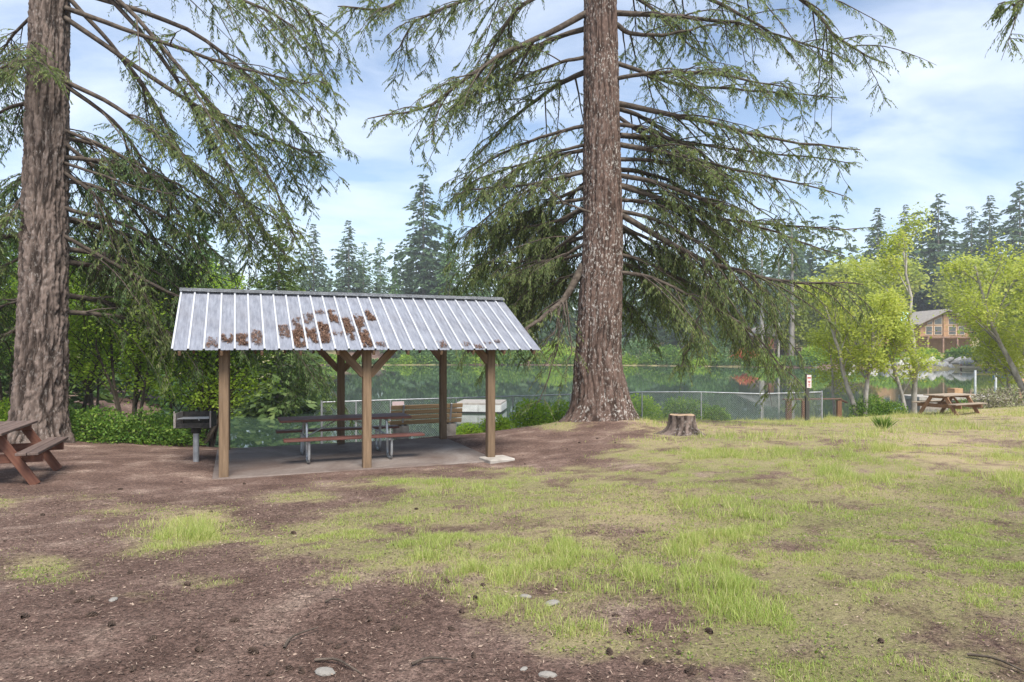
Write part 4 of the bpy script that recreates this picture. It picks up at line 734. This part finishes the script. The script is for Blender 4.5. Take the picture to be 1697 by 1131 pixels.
def kayak(name, label, loc, rz_, L, mt, w=.36, h=.2):
    B = Bag(); t = np.linspace(0, 1, 15); pr = np.sin(t*math.pi)**.6; pts = np.stack([(t-.5)*L, 0*t, h*.6+h*1.2*(np.abs(t-.5)*2)**3], 1); B.tube(pts, np.maximum(pr*w, .01), 12); o = obj(name, B.mesh(name), mt, None, loc, (0, 0, rz_)); o.scale = (1, 1, .55); return tag(o, label, 'boat')
kayak('kayak', 'long yellow kayak lying on the far dock', (q[0]-.3, q[1]-.5, WL+.56), .05, 5.2, YEL, .42, .28)
for i, dx in enumerate((1.4, 2.9)):
    ch = thing('adirondack_chair', ('left' if i == 0 else 'right')+' of two blue slatted chairs on the far dock', 'chair', (q[0]+dx, q[1]+.5, WL+.53), .3)
    box('seat', (.6, .6, .06), (0, 0, .36), BLUE, ch, (R(-8), 0, 0), 0)
    for k in range(4): box('back_slat', (.13, .03, .95), (-.22+k*.148, .36, .75), BLUE, ch, (R(-22), 0, 0), 0)
    for sx_ in (-.32, .32): box('arm', (.12, .75, .04), (sx_, 0, .58), BLUE, ch, bev=0); box('leg', (.07, .1, .58), (sx_, -.28, .28), BLUE, ch, bev=0); box('leg', (.07, .1, .58), (sx_, .3, .28), BLUE, ch, bev=0)
q = P(800, 683, 36); fd = thing('floating_dock', 'white edged floating dock beyond the fence behind right post', 'dock', (q[0]-.1, 37., WL), R(-6))
box('deck', (2.4, 2.6, .09), (0, 0, .50), CONC, fd); 
for k in range(2): box('fascia_board', (1.18, .05, .36), (-.6+k*1.2, -1.32, .27), WHITE, fd)
for sgn in (-1, 1): box('fascia_board', (.05, 2.5, .36), (sgn*1.2, 0, .27), WHITE, fd)
box('float', (2.2, 2.4, .5), (0, 0, .05), BLOCK, fd)
q = P(1595, 661, 38); fd = thing('floating_dock', 'pale concrete dock behind the far picnic table', 'dock', (q[0], 39, WL), R(3)); box('deck', (5.4, 1.9, .2), (.2, 0, .62), CONC, fd); box('float', (5.2, 1.7, .55), (.2, 0, .26), BLOCK, fd); 
for k in range(3): box('cleat', (.25, .08, .08), (-1.6+1.6*k, -.85, .76), GALV, fd, bev=0)
o = box('wooden_box', (.55, .5, .42), (q[0]+.05, 38.7, WL+.94), CED, None, (0, 0, .2)); tag(o, 'small brown box on the pale dock behind far table', 'box')
q = P(1482, 682, 29.6); kayak('rowing_boat', 'turquoise upturned boat at the shore left of far table', (q[0], 29.4, gz(q[0], 29.4)+.02), .5, 1.9, TURQ, .42, .3)
for (px, y0, D, lab) in [(1616, 614, 62, 'pale mooring pole left of the two standing in the water'), (1650, 618, 60, 'pale mooring pole nearer the right edge of the water')]:
    q = P(px, y0, D); B = Bag(); B.tube([(0, 0, -1.5), (0, 0, q[2]-WL)], .10, 10); o = obj('mooring_pole', B.mesh('pole'), WHITE, None, (q[0], D, WL)); tag(o, lab, 'pole')
q = P(1692, 628, 48); B = Bag(); B.tube([(0, 0, -1.5), (0, 0, q[2]-WL)], .17, 12); tag(obj('piling', B.mesh('piling'), ORP, None, (q[0], 48, WL)), 'orange brown piling at the right edge of the water', 'piling')
# ------------------------------------------------------------------ grass, litter, cones
def sample(n, d0, d1):
    D = np.sqrt(RS.uniform(d0*d0, d1*d1, n)); x = RS.uniform(-1.0, 1.15, n)*D; return x, D
Bv = []; Br = []; nb = 0
def blades(n, d0, d1, hs, ws, thr=.0):
    x, y = sample(n, d0, d1); z = ground(x, y); c, d = cover(x, y, z); px, py = proj(x, y, z)
    u = (x-SH0[0])*SH_U[0]+(y-SH0[1])*SH_U[1]; v = (x-SH0[0])*SH_V[0]+(y-SH0[1])*SH_V[1]; ok = (RS.rand(n) < c**1.25) & ~((u > -.3) & (u < 5.1) & (v > -.3) & (v < 3.6)) & (np.hypot(x-2.35, y-18) > .95)
    tl = fbm(x*.9, y*.9, 3, 81); tall = .5+1.5*sstep(.48, .72, tl)*(.4+.8*sstep(900, 1500, px)); tall = tall+.9*np.exp(-((px-300)/60)**2-((py-885)/20)**2)
    x, y, z, d, tall, c = x[ok], y[ok], z[ok], d[ok], tall[ok], c[ok]; n = len(x); h = hs*tall*(.55+1.0*sstep(.42, .72, fbm(x*4.5, y*4.5, 2, 88)))*(.45+.9*RS.rand(n))*(.6+.5*c); w = ws*(.6+.7*RS.rand(n)); a = RS.rand(n)*6.283; ba = RS.rand(n)*6.283; be = h*(.15+.7*RS.rand(n)**1.5)
    p = np.stack([x, y, z-.01], 1); sd_ = np.stack([np.cos(a), np.sin(a), 0*a], 1)*(w/2)[:, None]; bd = np.stack([np.cos(ba), np.sin(ba), 0*a], 1); up = np.array([0, 0, 1.])
    m = p+bd*(be*.3)[:, None]+up*(h*.55)[:, None]; t = p+bd*be[:, None]+up*(h*(1-.18*be/h))[:, None]
    V = np.stack([p-sd_, p+sd_, m+sd_*.75, m-sd_*.75, t], 1); r = np.clip(.38*RS.rand(n)+.62*np.where(RS.rand(n) < .15+.7*d, .6+.4*RS.rand(n), .25*RS.rand(n)+.25*d), 0, 1)
    return V, r
G = [blades(320000, 2.2, 6.5, .055, .0042), blades(320000, 6.5, 13, .062, .0075), blades(250000, 13, 28, .075, .015)]
V0, r0_ = G[0]; n0 = len(V0); b5 = np.arange(n0)[:, None]*5; V1 = np.concatenate([g[0] for g in G[1:]])[:, [0, 1, 4]]; r1_ = np.concatenate([g[1] for g in G[1:]]); n = n0+len(V1)   # bent blades near, plain ones farther off
me = npmesh('grass', np.concatenate([V0.reshape(-1, 3), V1.reshape(-1, 3)]), [b5+np.array([0, 1, 2, 3]), b5+np.array([3, 2, 4]), n0*5+np.arange(len(V1)*3).reshape(-1, 3)], {'rnd': ('FACE', np.concatenate([r0_, r0_, r1_]))})
GRASS = leaf('grass_blades', (.22, .33, .065), (.44, .48, .17), (.66, .56, .37), .48, .7)
o = obj('grass', me, GRASS); o['kind'] = 'stuff'; tag(o, 'patchy pale green and straw grass over the lawn', 'grass')
print('blades', n)
# low clover-like weeds
x, y = sample(60000, 2.6, 9); z = ground(x, y); c, d = cover(x, y, z); wd_ = fbm(x*1.4, y*1.4, 3, 91); ok = (RS.rand(len(x)) < sstep(.15, .6, c)*sstep(.45, .65, wd_)); x, y, z = x[ok], y[ok], z[ok]; n = len(x)
D = nrm(np.stack([RS.randn(n), RS.randn(n), .35+.3*RS.rand(n)], 1)); S = nrm(np.cross(D, np.array([0, 0, 1.]))); o = obj('weeds', leafmesh('weeds', np.stack([x, y, z+.012*RS.rand(n)], 1), D, S, .010+.016*RS.rand(n), .007+.009*RS.rand(n)), leaf('weed_leaves', (.11, .17, .03), (.22, .28, .06), (.34, .36, .12), .4)); o['kind'] = 'stuff'; tag(o, 'small leafy weeds low between the grass', 'weeds')
# needles, chips and pebbles
x, y = sample(150000, 2.2, 9.5); z = ground(x, y); u = (x-SH0[0])*SH_U[0]+(y-SH0[1])*SH_U[1]; v = (x-SH0[0])*SH_V[0]+(y-SH0[1])*SH_V[1]; ok = ~((u > -.3) & (u < 5.1) & (v > -.3) & (v < 3.6)) & (RS.rand(len(x)) < .35+.65*fbm(x*1.5, y*1.5, 3, 95)); x, y, z = x[ok], y[ok], z[ok]; n = len(x)
a = RS.rand(n)*6.28; D = nrm(np.stack([np.cos(a), np.sin(a), RS.randn(n)*.18], 1)); S = nrm(np.cross(D, np.stack([RS.randn(n)*.3, RS.randn(n)*.3, np.ones(n)], 1))); big = RS.rand(n)
L_ = np.where(big < .8, .012+.025*RS.rand(n), .008+.022*RS.rand(n)**2); W_ = np.where(big < .8, .002+.003*RS.rand(n), .006+.012*RS.rand(n)**2)
LIT = leaf('forest_litter', (.04, .027, .021), (.15, .10, .078), (.38, .285, .22), .05, .9)
o = obj('forest_litter', leafmesh('forest_litter', np.stack([x, y, z+.004+.006*RS.rand(n)], 1), D, S, L_*1.15, W_*1.25, RS.rand(n)**1.1), LIT); o['kind'] = 'stuff'; tag(o, 'fallen needles and wood chips scattered over the dirt', 'litter')
def conemesh():
    V = []; F = []; rows, sg = 8, 12
    for i in range(rows):
        t = i/(rows-1); rr = .021*math.sin(math.pi*(.08+.86*t))**.7
        for k in range(sg): f = 1.22 if (k+i) % 2 else .72; V.append(((t-.5)*.075, rr*f*math.cos(k*6.283/sg), rr*f*math.sin(k*6.283/sg)))
    for i in range(rows-1):
        for k in range(sg): F.append((i*sg+k, i*sg+(k+1) % sg, (i+1)*sg+(k+1) % sg, (i+1)*sg+k))
    me = bpy.data.meshes.new('cone'); me.from_pydata(V, [], F); me.materials.append(plain('fir_cone', (.03, .02, .015), (.09, .06, .045), 40, .9)); return me
CM = conemesh()
cpx = [(42, 1025), (120, 985), (150, 996), (185, 1037), (152, 1022), (215, 952), (310, 972), (388, 1033), (487, 886), (612, 1030), (655, 1045), (748, 1046), (788, 994), (740, 967), (705, 994), (765, 1017), (800, 972), (785, 1092), (448, 1120), (480, 1113), (500, 1119), (420, 1082), (220, 1114), (1020, 1024), (1045, 1048), (1175, 1050), (1145, 1115), (1125, 1087), (1076, 1104), (1010, 1086), (1460, 1066), (1222, 990), (1085, 967), (300, 800), (200, 812), (405, 803), (690, 845), (350, 850), (130, 1000), (252, 1062), (330, 1080), (560, 1075), (960, 735), (990, 728), (1020, 735), (940, 745), (870, 770), (720, 797), (1258, 752), (70, 855)]
for i, (a, b) in enumerate(cpx):
    q = gp(a, b); o = obj('fir_cone', CM, None, None, (q[0], q[1], q[2]+.008), (RS.randn()*.3, RS.randn()*.3, RS.rand()*6.28)); s_ = .55+.35*RS.rand(); o.scale = (s_, s_*RS.uniform(.8, 1.1), s_); tag(o, 'small dark fir cone lying on the ground', 'fir cone', 'fir cones scattered on the ground')
STONE = plain('grey_stone', (.17, .155, .14), (.30, .28, .25), 30, .9)
for (a, b, s_, lab) in [(870, 991, .045, 'flat pale stone left of the two pale ones in the grass'), (915, 1004, .06, 'larger flat pale stone beside the bare patch'), (908, 1122, .05, 'rounded grey stone near the bottom edge'), (187, 996, .04, 'pale stone on the dirt at lower left'), (540, 1118, .06, 'brown grey stone by the cones at the bottom'), (868, 1110, .025, 'tiny pale pebble near the bottom middle')]:
    q = gp(a, b); o = obj('stone', RK[int(a) % 5].copy(), None, None, (q[0], q[1], q[2]+s_*.12), (0, 0, a)); o.data.materials.clear(); o.data.materials.append(STONE); o.scale = (s_, s_*.65, s_*.3); tag(o, lab, 'stone')
for (a, b, ang, ln, lab) in [(500, 1062, 1.2, .28, 'curved thin twig standing out on the bare dirt'), (560, 1110, -.5, .30, 'forked stick at the bottom centre left'), (720, 1105, .2, .22, 'thin stick near the bottom centre'), (555, 1002, .1, .12, 'short stick on the dirt above the curved twig'), (1660, 1110, -1.0, .3, 'dark twig in the grass at lower right')]:
    q = gp(a, b); d = np.array([math.cos(ang), math.sin(ang), 0]); B = Bag(); s2 = np.array([-d[1], d[0], 0]); B.tube(curve([-d*ln/2, -d*ln/6+s2*ln*.12+[0, 0, .012], d*ln/5+s2*ln*.05+[0, 0, .01], d*ln/2], 8), np.linspace(.008, .003, 8), 5); tag(obj('twig', B.mesh('twig'), LIMB, None, (q[0], q[1], q[2]+.012)), lab, 'twig')
tq = gp(1463, 712); n = 260; a = RS.rand(n)*6.28; D = nrm(np.stack([np.cos(a)*.55, np.sin(a)*.55, .5+RS.rand(n)], 1)); S = nrm(np.cross(D, RS.randn(n, 3)))
t = thing('grass_tuft', 'dark green grass tuft standing on the dry lawn edge', 'grass tuft', tuple(tq)); obj('blade_cluster', leafmesh('tuft', D*np.array([.14, .14, 0])*RS.rand(n, 1), D, S, .2+.22*RS.rand(n), .012+.01*RS.rand(n)), BUSH, t)

for nm, txt in (('fir_cone', 'small dark fir cone on the ground, %s from the left'), ('boulder', 'pale boulder of the far right shore edging, %s from the left'), ('bank_shrub', 'low shrub overhanging the far waterline, %s from the left')):
    L = [o for o in COL.objects if o.name.split('.')[0] == nm and o.parent is None and o.get('group')]
    for i, o in enumerate(sorted(L, key=lambda o: o.location.x/o.location.y)): o['label'] = txt % ordinal(i+1)
# ------------------------------------------------------------------ air over the lake
HZ = bpy.data.materials.new('haze_air'); HZ.use_nodes = True; t = HZ.node_tree; t.nodes.remove(t.nodes['Principled BSDF']); pv = t.nodes.new('ShaderNodeVolumePrincipled'); pv.inputs['Color'].default_value = (.93, .96, 1, 1); pv.inputs['Density'].default_value = .0007; pv.inputs['Anisotropy'].default_value = .2
t.links.new(pv.outputs[0], t.nodes['Material Output'].inputs['Volume'])
hz = obj('haze', boxmesh((1100, 1000, 53), HZ, 0), HZ, None, (0, 420, 22)); hz['kind'] = 'stuff'; tag(hz, 'pale haze in the air over lake and far wood', 'haze')
